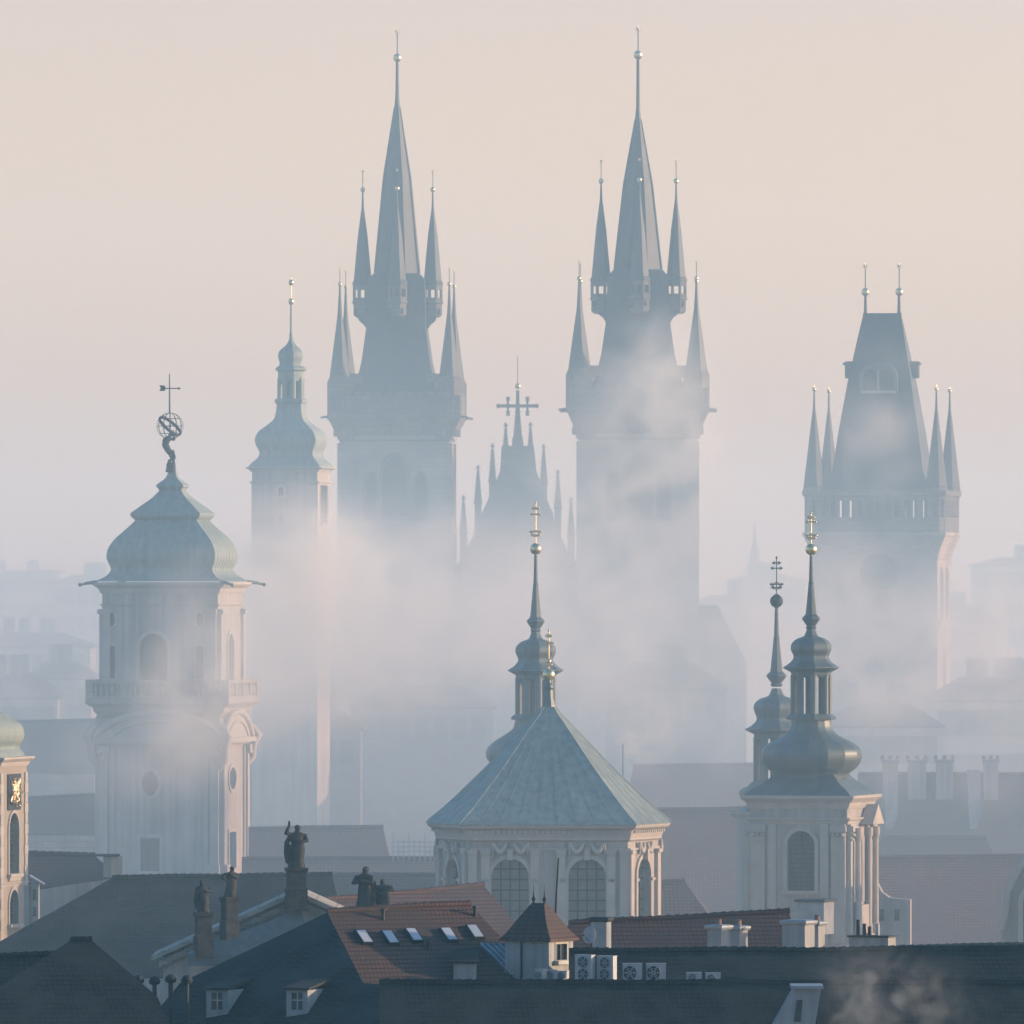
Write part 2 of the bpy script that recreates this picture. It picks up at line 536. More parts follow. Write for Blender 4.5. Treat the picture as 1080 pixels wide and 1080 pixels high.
# ------------------------------------------------------------------ gothic church: two towers, gable, nave
def gothic_tower(root, px, d, rows, wk, rz, rot_window):
    """rows: star, ball, needle base, spire base, turret star, turret ball, corner star, corner ball, gallery foot, corbel foot"""
    s = d / F
    Zr = lambda r: H - (r - HR) * s
    rs, rb, rn, rsp, rts, rtb, rcs, rcb, rg, rc = rows
    base = Vector(((px - 540) * s, d, 0))
    q = lambda a: a * s * wk
    hw = q(57.5)
    # masonry shaft
    ops = {}
    zt = Zr(rc)
    pane = dict(frame_w=0.35, bars=(2, 4), pane='louvre', proud=0.12, sill=True, fm='stone')
    big = lambda x, r0, r1, w_: arch(x * s, Zr(r1), w_ * s, (r1 - r0) * s, 'pointed')
    ops['front'] = [(big(0, 482, 545, 26), pane), (big(-25, 500, 548, 12), dict(pane, frame_w=0.2, bars=(1, 3))), (big(27, 500, 548, 12), dict(pane, frame_w=0.2, bars=(1, 3)))]
    ops['right'] = [(big(0, 482, 545, 26), pane)]
    ops['left'] = [(big(0, 482, 545, 26), pane)]
    mb = MB()
    todo = []
    for face, a in FACE.items():
        M = Matrix.Rotation(a, 4, 'Z') @ Matrix.Translation((0, -hw, 0))
        mb.M = M
        op = ops.get(face, [])
        mb.hole_panel([(-hw, 0), (hw, 0), (hw, zt), (-hw, zt)], [o[0] for o in op], 0.5)
        todo += [(M, o) for o in op]
        # corner buttress strips and string courses
        for sx in (-1, 1):
            mb.box((sx * (hw - q(8)), -0.12, zt / 2), (q(15), 0.236, zt - 0.3))
        for r in (462 + (rc - 466), 560, 640):
            mb.box((0, -0.16, Zr(r)), (2 * hw - q(32), 0.3, 0.4))
    mb.M = Matrix.Identity(4)
    mb.m = [1] * len(mb.m)
    # corbel table and gallery block
    zg = Zr(rg)
    steps = []
    for i in range(7):
        t = i / 6
        steps.append((hw + (q(69) - hw) * t ** 1.15 + 0.06, zt - 0.02 + (zg - zt) * t))
    mb.sq([(a, a, z) for a, z in steps] + [(q(69.5), q(69.5), zg + 0.03), (q(69.5), q(69.5), Zr(rg - 24))])
    for i in range(9):      # corbel brackets on the two visible sides
        for a in (0, pi / 2, pi, -pi / 2):
            mb.M = Matrix.Rotation(a, 4, 'Z')
            x = (i - 4) * q(13)
            mb.box((x, -hw - q(3), zt + q(9)), (q(4), q(8), q(7)))
    mb.M = Matrix.Identity(4)
    # parapet merlons
    for a in (0, pi / 2, pi, -pi / 2):
        mb.M = Matrix.Rotation(a, 4, 'Z')
        for i in range(8):
            mb.box(((i - 3.5) * q(11), -q(67.5), Zr(rg - 24) + q(2.2)), (q(6.5), q(3), q(4.4)))
    mb.M = Matrix.Identity(4)
    # flying walkway beams joining corner turrets to the roof
    for sx in (-1, 1):
        for sy in (-1, 1):
            mb.box((sx * q(47), sy * q(57), Zr(rg - 42)), (q(26), q(4), q(10)))
            mb.box((sx * q(57), sy * q(47), Zr(rg - 42) - 0.02), (q(4), q(26), q(10)))
    tw = mb.build('tower', ['stone', 'stone_mid'], root, base, rz)
    for M, (poly, kw) in todo:
        k2 = MB(); k2.M = M
        window(tw, M, poly, 0.5, **kw)
    # merge sub-sub frames into the window level (depth stays thing > part > sub-part)
    # main roof and spire
    sp = MB()
    top = Zr(rg - 90)
    sp.sq([(q(62), q(62), Zr(rg - 20)), (q(53), q(53), Zr(rg - 24)), (q(44), q(44), Zr(rg - 30)), (q(40), q(40), Zr(rg - 42)), (q(36), q(36), Zr(rg - 60)), (q(32), q(32), top), (q(31), q(31), Zr(rg - 96)), (q(30), q(30), Zr(rsp + 4)), (q(24), q(24), Zr(rsp - 3))])
    prof = [(q(26), Zr(rsp + 3)), (q(23), Zr(rsp - 4)), (q(13.8), Zr((rsp + rn * 2) / 3 + 14)), (q(3), Zr(rn)), (q(1.9), Zr(rn - 14)), (q(1.5), Zr(rb + 3))]
    sp.lathe(prof, 8)
    for i in range(8):      # hip rolls on the spire edges
        a = pi / 8 + i * pi / 4
        k = 1 / cos(pi / 8)
        sp.tube([(r * k * cos(a), r * k * sin(a), z) for r, z in prof[1:4]], [0.12, 0.1, 0.05], 0, 5)
    for a in (0, pi / 2, pi, -pi / 2):
        sp.M = Matrix.Rotation(a, 4, 'Z')
        o_ = rg - 442
        sp.prism([(q(x), Zr(rw + o_)) for x, rw in ((27, 358), (31, 353), (32.3, 347), (35, 342.5), (38.5, 340), (40.5, 337.5), (41.5, 333.5), (45.5, 331), (45.5, 326), (27, 326))], q(17), 0, -q(8.5))
    sp.M = Matrix.Identity(4)
    sp.build('spire', 'slate', tw)
    finial('finial', tw, (0, 0, Zr(rb)), q(4.4), (rb - rs) * s - q(7), q(3.2), 0.05)
    # four lantern turrets half way up the roof
    tb = MB()
    r_ = q(9.6)
    z0, z1 = Zr(rsp + 40), Zr(rsp + 7)
    tb.lathe([(q(6.5), Zr(rsp + 43)), (q(9), Zr(rsp + 41)), (r_, z0), (r_, Zr(rsp + 29)), (r_ + q(1.4), Zr(rsp + 28)), (r_ + q(1.4), Zr(rsp + 26.5)), (r_ - q(0.4), Zr(rsp + 26))], 8, 0)
    for i in range(8):
        a = pi / 8 + i * pi / 4
        tb.tube([(r_ * 1.0 * cos(a), r_ * 1.0 * sin(a), Zr(rsp + 27)), (r_ * cos(a), r_ * sin(a), Zr(rsp + 8))], q(1.5), 0, 6)
    for i in range(8):
        a = i * pi / 4
        M = Matrix.Rotation(a, 4, 'Z') @ Matrix.Translation((0, -r_ * 0.97, 0))
        tb.M = M
        tb.box((0, 0, Zr(rsp + 24.5)), (q(6), q(1.2), q(5)))
        tb.box((0, 0, Zr(rsp + 11)), (q(6), q(1.2), q(5)))
    tb.M = Matrix.Identity(4)
    tb.lathe([(r_, Zr(rsp + 9)), (r_ + q(1.3), Zr(rsp + 8)), (r_ + q(1.3), z1), (r_ - q(0.3), Zr(rsp + 4)), (q(5), Zr((rsp * 1.1 + rtb) / 2.1)), (q(1.3), Zr(rtb + 20)), (q(0.7), Zr(rtb + 2))], 8, 1)
    fl = finial('finial', tw, (0, 0, 0), q(2.6), (rtb - rts) * s - q(4.5), q(2.0), 0.035)
    sp_pos = [(-36.5, 0), (37.5, 0), (1.5, -36.5), (0, 36.5)]
    first = None
    for x, y in sp_pos:
        if first is None:
            first = tb.build('spire_turret', ['stone', 'slate'], tw, (q(x), q(y), 0))
            fl.location = (q(x), q(y), Zr(rtb))
        else:
            dup(first, tw, (q(x), q(y), 0)); dup(fl, tw, (q(x), q(y), Zr(rtb)))
    # corner turrets
    cb = MB()
    cb.lathe([(q(3), Zr(rg + 14)), (q(9), Zr(rg + 4)), (q(13), Zr(rg - 1)), (q(13), Zr(rg - 38)), (q(10.6), Zr(rg - 43)), (q(10.2), Zr(rg - 46))], 8, 0)
    cb.lathe([(q(10.4), Zr(rg - 45)), (q(6.2), Zr(rg - 78)), (q(2.4), Zr(rcb + 32)), (q(1.4), Zr(rcb + 14)), (q(0.9), Zr(rcb + 2))], 8, 1)
    fc = finial('finial', tw, (0, 0, 0), q(2.1), (rcb - rcs) * s - q(3.6), q(1.6), 0.032)
    first = None
    for sx in (-1, 1):
        for sy in (-1, 1):
            p = (sx * q(57.5), sy * q(57.5))
            if first is None:
                first = cb.build('corner_turret', ['stone', 'slate'], tw, (*p, 0))
                fc.location = (*p, Zr(rcb))
            else:
                dup(first, tw, (*p, 0)); dup(fc, tw, (*p, Zr(rcb)))
    # gargoyles at the gallery foot
    gm = MB()
    gm.tube([(0, 0, 0), (q(5), 0, q(0.6)), (q(8), 0, q(-0.2))], [q(1.6), q(1.4), q(0.9)], 0, 6)
    gm.ball((q(8.2), 0, 0), q(1.5), 0, 8)
    gm.box((q(3), 0, q(1.5)), (q(3), q(4), q(0.6)))
    first = None
    for sx, sy, a in ((-1, -1, pi), (1, -1, 0), (-1, 1, pi), (1, 1, 0)):
        loc = (sx * q(68), sy * q(62), Zr(rg - 1))
        first = gm.build('gargoyle', 'stone', tw, loc, a) if first is None else dup(first, tw, loc, a) and first
    return tw

church = thing('gothic_church', 'dark gothic church with twin many-spired towers and a pinnacled gable in the mist', 'church', (0, 1000, 0))
church.location = (0, 0, 0)
gothic_tower(church, 419, 1000, (33, 61, 113, 292, 180, 200, 284, 301, 442, 466), 1.0, radians(-2.2), 0)
gothic_tower(church, 673.0, 985, (30, 58, 126, 288, 169, 191, 277, 295, 434, 464), 1.07, radians(-1.0), 0)
s = 992 / F
Zr = lambda r: H - (r - HR) * s
X = lambda px: (px - 540) * s
gb = MB()
outline = [(478, 1100), (612, 1100), (612, 640), (604, 600), (597.5, 578), (592, 566), (585, 553), (583.5, 541), (577, 527), (570, 508), (566, 497), (563, 470), (529, 470), (527.5, 496), (523, 508), (515, 526), (508, 541), (500, 564), (492, 577), (486, 604), (478, 640)]
gb.prism([(X(a), Zr(b)) for a, b in outline], 1.2, 0, -0.6)
for a, b in zip(outline[2:11], outline[3:12]):     # coping along the slope
    pass
gab = gb.build('gable', 'stone', church, (0, 996, 0))
pm = MB()      # one crocketed pinnacle, tip at z = 0, 45 px tall
def pin(z): return -z * s
pm.sq([(3.6 * s, 3.6 * s, pin(120)), (3.6 * s, 3.6 * s, pin(42)), (4.6 * s, 4.6 * s, pin(41)), (4.6 * s, 4.6 * s, pin(39)), (3.6 * s, 3.6 * s, pin(37)), (0.9 * s, 0.9 * s, pin(5)), (0.7 * s, 0.7 * s, pin(2))])
for k in range(8):
    z = 36 - k * 4.0; r = 3.4 - k * 0.33
    for sx in (-1, 1):
        pm.ball((sx * (r + 0.5) * s, 0, pin(z)), 0.75 * s, 0, 6)
        pm.ball((0, sx * (r + 0.5) * s, pin(z)), 0.75 * s, 0, 6)
pm.ball((0, 0, pin(1.2)), 1.3 * s, 0, 8)
for sx in (-1, 1):
    pm.box((sx * 1.4 * s, 0, pin(3.2)), (2.4 * s, 1.2 * s, 1.4 * s))
first = None
for px, r in ((533.3, 445), (559.5, 444.5), (519.3, 467), (573.5, 468), (504, 490), (588.5, 495), (488.6, 522), (602.5, 524)):
    loc = (X(px), 0, Zr(r))
    first = pm.build('pinnacle', 'stone', gab, loc) if first is None else (dup(first, gab, loc) and first)
cm = MB()
cm.sq([(6.5 * s, 6 * s, Zr(472)), (5.4 * s, 5 * s, Zr(461)), (4.2 * s, 4.2 * s, Zr(458)), (2.6 * s, 2.6 * s, Zr(440)), (1.8 * s, 1.8 * s, Zr(420)), (1.6 * s, 1.6 * s, Zr(411))], 0, (X(546), 0))
cm.box((X(546), 0, Zr(427.5)), (42 * s, 2.6 * s, 3.4 * s))
for sx in (-1, 1):
    cm.ball((X(546 + sx * 20.5), 0, Zr(427.5)), 2.4 * s, 0, 8)
    x = X(546 + sx * 10.3)
    cm.box((x, 0, Zr(428)), (2.4 * s, 2.2 * s, 19 * s))
    for r in (418.5, 421, 434, 437):
        cm.box((x, 0, Zr(r)), (4.6 * s, 2.0 * s, 1.5 * s))
    for k in range(5):
        cm.ball((X(546 + sx * (2.6 + k * 0.45)), 0, Zr(434 + k * 5)), 0.8 * s, 0, 6)
cm.build('gable_cross', 'stone', gab)
finial('finial', gab, (X(546), 0, Zr(406.5)), 3 * s, 27 * s, 1.8 * s, 0.03)
nb = MB()      # nave and aisle behind the gable
nb.sq([(15, 22, 0), (15, 22, Zr(690)), (15.5, 22.5, Zr(688)), (0.3, 22.3, Zr(545))], 0, (X(547), 1022))
nb.sq([(20.5, 20, 0), (20.5, 20, Zr(700)), (18, 19, Zr(640))], 0, (X(550), 1022))
nb.build('nave', 'slate', church)

# ------------------------------------------------------------------ town hall tower
d = 920; s = d / F; Zr = lambda r: H - (r - HR) * s
th = thing('town_hall_tower', 'tall square stone clock tower with steep wedge roof and corner turrets, right of the church', 'tower', ((930.5 - 540) * s, d, 0), radians(-8.5))
hw = 65.5 * s; hd = 65.5 * s
big = lambda x, r0, r1, w_: arch(x * s, Zr(r1), w_ * s, (r1 - r0) * s, 'pointed')
kw = dict(frame_w=0.25, bars=(1, 4), pane='leaded', proud=0.1, fm='stone_pale')
def th_extra(mb):
    zt, zg = Zr(586), Zr(566)
    st = []
    for i in range(6):
        t = i / 5
        st.append((hw + (74 * s - hw) * t ** 1.3 + 0.05, zt - 0.3 + (zg - zt + 0.3) * t))
    mb.sq([(a, a, z) for a, z in st] + [(75.5 * s, 75.5 * s, zg + 0.05), (75.5 * s, 75.5 * s, zg + 0.35)])
    for a in FACE.values():
        mb.M = Matrix.Rotation(a, 4, 'Z')
        mb.box((0, -hw - 0.14, Zr(657)), (2 * hw - 0.1, 0.3, 0.5))
        mb.box((0, -hw - 0.1, Zr(760)), (2 * hw - 0.1, 0.2, 0.5))
    mb.M = Matrix.Identity(4)
tower_wall(th, hw, hd, 0, Zr(584), 'stone_pale', {
    'front': [(big(-38, 690, 745, 17), kw), (big(0, 690, 745, 17), kw), (big(38, 690, 745, 17), kw)],
    'right': [(big(-25, 600, 650, 14), kw), (big(25, 600, 650, 14), kw), (big(0, 690, 745, 17), kw)]}, 0.4, 'wall', th_extra)
ck = MB()      # clock dial on the front
ck.M = Matrix.Translation((5 * s, -hw, Zr(602))) @ Matrix.Rotation(pi / 2, 4, 'X')
ck.lathe([(21 * s, -0.02), (21 * s, 0.10), (19 * s, 0.12)], 40, 1, smooth=False)
ck.lathe([(18.4 * s, 0.0), (18.4 * s, 0.16)], 40, 0)
for i in range(12):
    a = i * pi / 6
    ck.box((15.5 * s * cos(a), 15.5 * s * sin(a), 0.18), (3 * s, 0.9 * s, 0.06), 1, a)
for a, L in ((1.9, 14), (0.4, 9)):
    ck.box((L / 2 * s * cos(a), L / 2 * s * sin(a), 0.19), (L * s, 1.1 * s, 0.05), 1, a)
ck.build('clock_face', ['slate', 'stone'], th)
ck2 = MB()
ck2.M = Matrix.Translation((8 * s, -hw, Zr(634))) @ Matrix.Rotation(pi / 2, 4, 'X')
ck2.lathe([(10 * s, -0.02), (10 * s, 0.14), (8.5 * s, 0.18)], 32, 0)
ck2.build('roundel', 'stone', th)
# gallery: parapet, posts, lintel
gl = MB()
R = 74 * s
zf, zp, zl, ztop = Zr(566) + 0.36, Zr(546), Zr(524), Zr(518)
for a in FACE.values():
    gl.M = Matrix.Rotation(a, 4, 'Z')
    gl.box((0, -R + 0.2, (zf + zp) / 2), (2 * R - 0.8, 0.4, zp - zf))
    for i in range(15):
        x = (i - 7) * (2 * R - 1.0) / 14
        gl.box((x, -R + 0.25, (zp + zl) / 2), (0.30 if i % 2 else 0.44, 0.3, zl - zp))
    for i in range(14):
        x = (i - 6.5) * (2 * R - 1.0) / 14
        gl.box((x, -R + 0.25, zl - 0.14), (0.5, 0.34, 0.28))
gl.M = Matrix.Identity(4)
gl.sq([(R, R, zl), (R + 0.15, R + 0.15, zl + 0.1), (R + 0.15, R + 0.15, ztop), (R - 0.25, R - 0.25, ztop + 0.05)])
gl.sq([(24 * s, 24 * s, zf - 0.1), (24 * s, 24 * s, zl)])
for sx in (-1, 1):
    for sy in (-1, 1):
        gl.lathe([(0.1, Zr(583)), (8.6 * s, Zr(567)), (9.6 * s, Zr(565)), (9.6 * s, zp)], 8, 0, (sx * 64.5 * s, sy * 64.5 * s))
        gl.lathe([(9.6 * s, zl - 0.2), (11 * s, zl + 0.2), (11 * s, Zr(514))], 8, 0, (sx * 64.5 * s, sy * 64.5 * s))
        for i in range(8):
            a = pi / 8 + i * pi / 4
            gl.tube([((sx * 64.5 + 9 * cos(a)) * s, (sx * 0 + sy * 64.5 + 9 * sin(a)) * s, zp - 0.1), ((sx * 64.5 + 9 * cos(a)) * s, (sy * 64.5 + 9 * sin(a)) * s, zl)], 1.5 * s, 0, 6)
gl.build('gallery', 'stone', th)
rf = MB()
rf.sq([(66 * s, 66 * s, Zr(519)), (53 * s, 50 * s, Zr(508)), (48 * s, 45 * s, Zr(498)), (42 * s, 37 * s, Zr(455)), (33 * s, 26 * s, Zr(400)), (24.5 * s, 11 * s, Zr(355)), (20 * s, 1.6 * s, Zr(331.5))])
rf.box((0, 0, Zr(331)), (41 * s, 0.3, 0.12))
for sx in (-1, 1):
    rf.tube([(sx * 17.8 * s, 0, Zr(333)), (sx * 17.8 * s, 0, Zr(312))], [2.0 * s, 1.3 * s], 0, 8)
roof = rf.build('roof', 'slate', th)
for sx in (-1, 1):
    finial('finial', roof, (sx * 18 * s, 0, Zr(308)), 4.2 * s, 21 * s, 3.4 * s, 0.045)
dm = MB()      # front dormer with a pair of arched lights, side dormers
dm.prism([(-20 * s, Zr(416)), (20 * s, Zr(416)), (20 * s, Zr(398))] + [(20 * s * cos(a), Zr(398) + 16 * s * sin(a)) for a in [pi * k / 12 for k in range(1, 12)]] + [(-20 * s, Zr(398))], 12 * s, 0, -36 * s)
for sx in (-1, 1):
    dm.prism(arch(sx * 8.5 * s, Zr(412), 14 * s, 22 * s), 0.05, 1, -36 * s - 0.06)
dm.box((0, -36 * s - 0.1, Zr(414)), (36 * s, 0.3, 0.22), 2)
dm.box((0, -36 * s - 0.1, Zr(402)), (1.6 * s, 0.2, 22 * s), 2)
dm.build('dormer', ['copper_dark', 'glass', 'trim'], roof)
for sx in (-1, 1):
    sm = MB()
    sm.box((sx * 32 * s, 0, Zr(392)), (14 * s, 12 * s, 14 * s), 0)
    sm.sq([(8 * s, 7.5 * s, Zr(385)), (8 * s, 7.5 * s, Zr(383)), (5 * s, 1 * s, Zr(381))], 0, (sx * 33 * s, 0))
    sm.build('dormer', ['slate'], roof)
ct = MB()
ct.lathe([(10 * s, Zr(515)), (10.6 * s, Zr(513)), (6.6 * s, Zr(478)), (3.0 * s, Zr(446)), (1.3 * s, Zr(432)), (0.7 * s, Zr(413))], 8, 0)
cf = MB()
cf.ball((0, 0, 0), 2.2 * s, 0, 12); cf.tube([(0, 0, 0), (0, 0, 5 * s)], [0.06, 0.02], 0, 6)
first = ff = None
for sx in (-1, 1):
    for sy in (-1, 1):
        p = (sx * 64.5 * s, sy * 64.5 * s)
        if first is None:
            first = ct.build('corner_turret', 'slate', th, (*p, 0))
            ff = cf.build('finial', 'gold', first, (0, 0, Zr(411.5)))
        else:
            dup(first, th, (*p, 0))

# ------------------------------------------------------------------ onion-domed tower left of the church
def rows_prof(prof, s, Zr, k=1.0):
    return [(r * s * k, Zr(row)) for r, row in prof]

d = 850; s = d / F; Zr = lambda r: H - (r - HR) * s
ot = thing('bell_tower', 'pale slender church tower with onion dome and open lantern, left of the twin gothic spires', 'tower', ((307 - 540) * s, d, 0), radians(-10))
h1 = 35 * s
kw = dict(frame_w=0.18, bars=(0, 2), pane='dark', sill=True)
tower_wall(ot, h1, h1, 0, Zr(497), 'plaster', {
    'front': [(arch(-4 * s, Zr(523), 6 * s, 9 * s), kw), (arch(-4 * s, Zr(553), 7 * s, 9 * s, 'oval'), dict(kw, sill=False))],
    'right': [(arch(0, Zr(552), 36 * s, 41 * s, 'rect'), dict(kw, bars=(5, 8), pane='louvre')), (arch(0, Zr(640), 20 * s, 40 * s), kw)]})
tm = MB()
cornice(tm, h1, h1, Zr(498), 5 * s, 6 * s)
for r in (508, 576, 640):
    cornice(tm, h1, h1, Zr(r + 4), 4 * s, 2.5 * s)
for sx in (-1, 1):
    for sy in (-1, 1):
        for a, b in ((508, 576), (580, 640)):
            tm.box((sx * (h1 - 3 * s), sy * (h1 - 3 * s), Zr((a + b) / 2)), (7 * s, 7 * s, (b - a - 2) * s))
tm.build('cornice', 'trim', ot)
dmb = MB()
for pr, cap in ((spline(rows_prof([(38.5, 493.2), (36, 489), (30, 483), (28.5, 477), (31.5, 470), (32.5, 463), (29, 455), (22, 449), (15.5, 442), (13.3, 432), (13, 426)], s, Zr), 4), 0),):
    dmb.sq([(r, r, z) for r, z in pr])
dmb.sq([(13.6 * s, 13.6 * s, Zr(426)), (14.8 * s, 14.8 * s, Zr(424)), (14.8 * s, 14.8 * s, Zr(422)), (13 * s, 13 * s, Zr(420.5))])
dome = dmb.build('onion_dome', 'copper', ot)
ln = MB()
for i in range(8):
    a = pi / 8 + i * pi / 4
    ln.tube([(12.2 * s * cos(a), 12.2 * s * sin(a), Zr(421)), (12.2 * s * cos(a), 12.2 * s * sin(a), Zr(399))], 2.9 * s, 0, 6)
ln.lathe([(12.6 * s, Zr(402)), (13 * s, Zr(398)), (13 * s, Zr(392)), (15.6 * s, Zr(390)), (15.6 * s, Zr(388.5)), (12.5 * s, Zr(386))], 8)
ln.lathe(spline(rows_prof([(12.5, 387), (11.4, 383), (13, 376), (11.5, 370), (6, 365), (2.8, 360), (1.5, 355)], s, Zr), 4), 8)
ln.lathe(rows_prof([(1.4, 356), (1.9, 353), (1.2, 351), (1.0, 330), (0.8, 321)], s, Zr), 8)
lan = ln.build('lantern', 'copper', ot)
fm = MB(); fm.ball((0, 0, Zr(318)), 3.0 * s, 0, 14, 1.2); fm.tube([(0, 0, Zr(315)), (0, 0, Zr(293))], 0.035, 0, 6); fm.ball((0, 0, Zr(298)), 2.8 * s, 0, 12, 1.2)
fm.build('finial', 'gold', lan)

# ------------------------------------------------------------------ baroque observatory tower with the globe bearer
d = 700; s = d / F; Zr = lambda r: H - (r - HR) * s
ang = radians(-10.5)
bt = thing('observatory_tower', 'tall pale baroque tower with bell-shaped green copper dome and balustraded balcony', 'tower', ((182 - 540) * s, d, 0), ang)
hu = 62.0 * s      # upper stage half width
hl = 65.5 * s
kw = dict(frame_w=0.22, bars=(3, 5), proud=0.09)
tower_wall(bt, hu, hu, Zr(745), Zr(622), 'plaster', {
    'front': [(arch(-7 * s, Zr(718), 30 * s, 50 * s), kw), (arch(-52 * s, Zr(715), 8 * s, 34 * s, 'rect'), dict(kw, bars=(0, 3), frame_w=.12)), (arch(43 * s, Zr(715), 8 * s, 34 * s, 'rect'), dict(kw, bars=(0, 3), frame_w=.12)),
              (arch(-52 * s, Zr(660), 8 * s, 14 * s, 'oval'), dict(kw, bars=(0, 0), frame_w=.12, sill=False)), (arch(43 * s, Zr(660), 8 * s, 14 * s, 'oval'), dict(kw, bars=(0, 0), frame_w=.12, sill=False))],
    'right': [(arch(0, Zr(718), 30 * s, 50 * s), kw)]}, 0.35, 'wall')
tower_wall(bt, hl, hl, 0, Zr(757), 'plaster', {
    'front': [(arch(-10 * s, Zr(917), 21 * s, 35 * s, 'rect'), dict(kw, bars=(2, 4))), (arch(-10 * s, Zr(838), 18 * s, 26 * s, 'oval'), dict(kw, bars=(1, 1), sill=False))],
    'right': [(arch(-8 * s, Zr(832), 34 * s, 23 * s, 'oval'), dict(kw, bars=(1, 1), sill=False)), (arch(-8 * s, Zr(915), 34 * s, 38 * s, 'rect'), dict(kw, bars=(1, 3)))]}, 0.4, 'wall')
tr = MB()
cornice(tr, hu, hu, Zr(626), 12 * s, 9 * s)
cornice(tr, hu, hu, Zr(640), 3 * s, 2.2 * s)
for a in FACE.values():
    tr.M = Matrix.Rotation(a, 4, 'Z')
    for sx in (-1, 1):       # pilasters
        tr.box((sx * (hu - 5 * s), -hu - 0.1, Zr(684)), (7 * s, 0.24, 84 * s))
        tr.box((sx * (hu - 5 * s), -hu - 0.16, Zr(645)), (9 * s, 0.36, 5 * s))
        tr.box((sx * (hl - 6 * s), -hl - 0.12, Zr(870)), (9 * s, 0.26, 168 * s))
        tr.box((sx * (hl - 15 * s), -hl - 0.06, Zr(870)), (5 * s, 0.13, 167 * s))
        tr.box((sx * (hl - 6 * s), -hl - 0.2, Zr(790)), (12 * s, 0.44, 9 * s))
        tr.ball((sx * (hl - 2 * s), -hl - 0.3, Zr(793)), 3.4 * s, 0, 10)
        tr.box((sx * (hl - 8 * s), -hl - 0.2, Zr(918)), (16 * s, 0.5, 16 * s))
tr.M = Matrix.Identity(4)
# corner scrolls at the pediment height
for sx, sy in ((-1, -1), (1, -1), (1, 1), (-1, 1)):
    tr.M = Matrix.Rotation(atan2(sy, sx), 4, 'Z')
    R0 = hl * 1.414
    tr.tube([(R0 - 0.3, 0, Zr(812)), (R0 + 0.45, 0, Zr(799)), (R0 + 0.55, 0, Zr(786)), (R0 + 0.9, 0, Zr(776)), (R0 + 0.5, 0, Zr(768)), (R0 - 0.5, 0, Zr(762))], [0.2, 0.28, 0.25, 0.3, 0.25, 0.2], 0, 8)
tr.M = Matrix.Identity(4)
tr.build('cornice', 'trim', bt)
first = None
pd = MB()      # segmental pediment
arcp = [(62 * s * sin(t), Zr(777) + 26 * s * (cos(t * 1.0) - cos(1.12)) / (1 - cos(1.12))) for t in [1.12 - 2.24 * k / 20 for k in range(21)]]
sc = 68 / (62 * sin(1.12))
arcp = [(x * sc, z) for x, z in arcp]
pd.prism([(68 * s, Zr(784)), *arcp, (-68 * s, Zr(784))], 0.5, 0, -0.3)
pd.tube([(x * 1.02, -0.3, z + 0.05) for x, z in arcp], 0.24, 0, 6)
pd.box((0, -0.32, Zr(780)), (140 * s, 0.6, 0.3))
inner = [(x * 0.72, (z - Zr(777)) * 0.62 + Zr(776)) for x, z in arcp]
pd.tube([(x, -0.33, z) for x, z in inner], 0.09, 0, 5)
for face, a in FACE.items():
    p = Matrix.Rotation(a, 3, 'Z') @ Vector((0, -hl, 0))
    first = pd.build('pediment', 'trim', bt, p, a) if first is None else (dup(first, bt, p, a) and first)
bl = MB()      # balcony
Rb = 77 * s
bl.sq([(hu + 0.06, hu + 0.06, Zr(757)), (hu + 0.45, hu + 0.45, Zr(750)), (hu + 0.5, hu + 0.5, Zr(746)), (Rb, Rb, Zr(741)), (Rb, Rb, Zr(737))])
for a in FACE.values():
    bl.M = Matrix.Rotation(a, 4, 'Z')
    bl.box((0, -Rb + 0.2, Zr(718)), (2 * Rb - 0.02, 0.34, 3.4 * s))
    bl.box((0, -Rb + 0.2, Zr(735.4)), (2 * Rb - 0.04, 0.32, 3.2 * s))
    for i in range(25):
        x = (i - 12) * (2 * Rb - 0.5) / 24
        if i % 6 == 0:
            bl.box((x, -Rb + 0.2, Zr(727)), (0.44, 0.38, 14.6 * s))
        else:
            bl.lathe([(0.07, Zr(734)), (0.13, Zr(730)), (0.06, Zr(723)), (0.09, Zr(719))], 6, 0, (x, -Rb + 0.2))
bl.M = Matrix.Identity(4)
bl.build('balustrade', 'stone_pale', bt)
dm = MB()
fac = 1 / (cos(ang) + sin(-ang))
pts = [(80, 613), (71, 609), (65.5, 604.5), (63.5, 600), (65.5, 595), (68, 588), (66.5, 579), (60, 569), (49, 559), (41.5, 552), (38, 548)]
dm.sq([(r * fac, r * fac, z) for r, z in spline(rows_prof(pts, s, Zr), 5)])
dm.sq([(r * fac, r * fac, z) for r, z in rows_prof([(38, 549), (42.5, 545.5), (43.5, 543.5), (43.5, 541.5)], s, Zr)] + [(r * fac, r * fac, z) for r, z in spline(rows_prof([(43.5, 541.3), (32, 533), (21, 525), (14.5, 518)], s, Zr), 4)])
dm.sq([(r * fac, r * fac, z) for r, z in rows_prof([(13, 519), (15, 515), (17, 513.5), (17, 511.5), (8, 505), (5.5, 501), (4.8, 496)], s, Zr)])
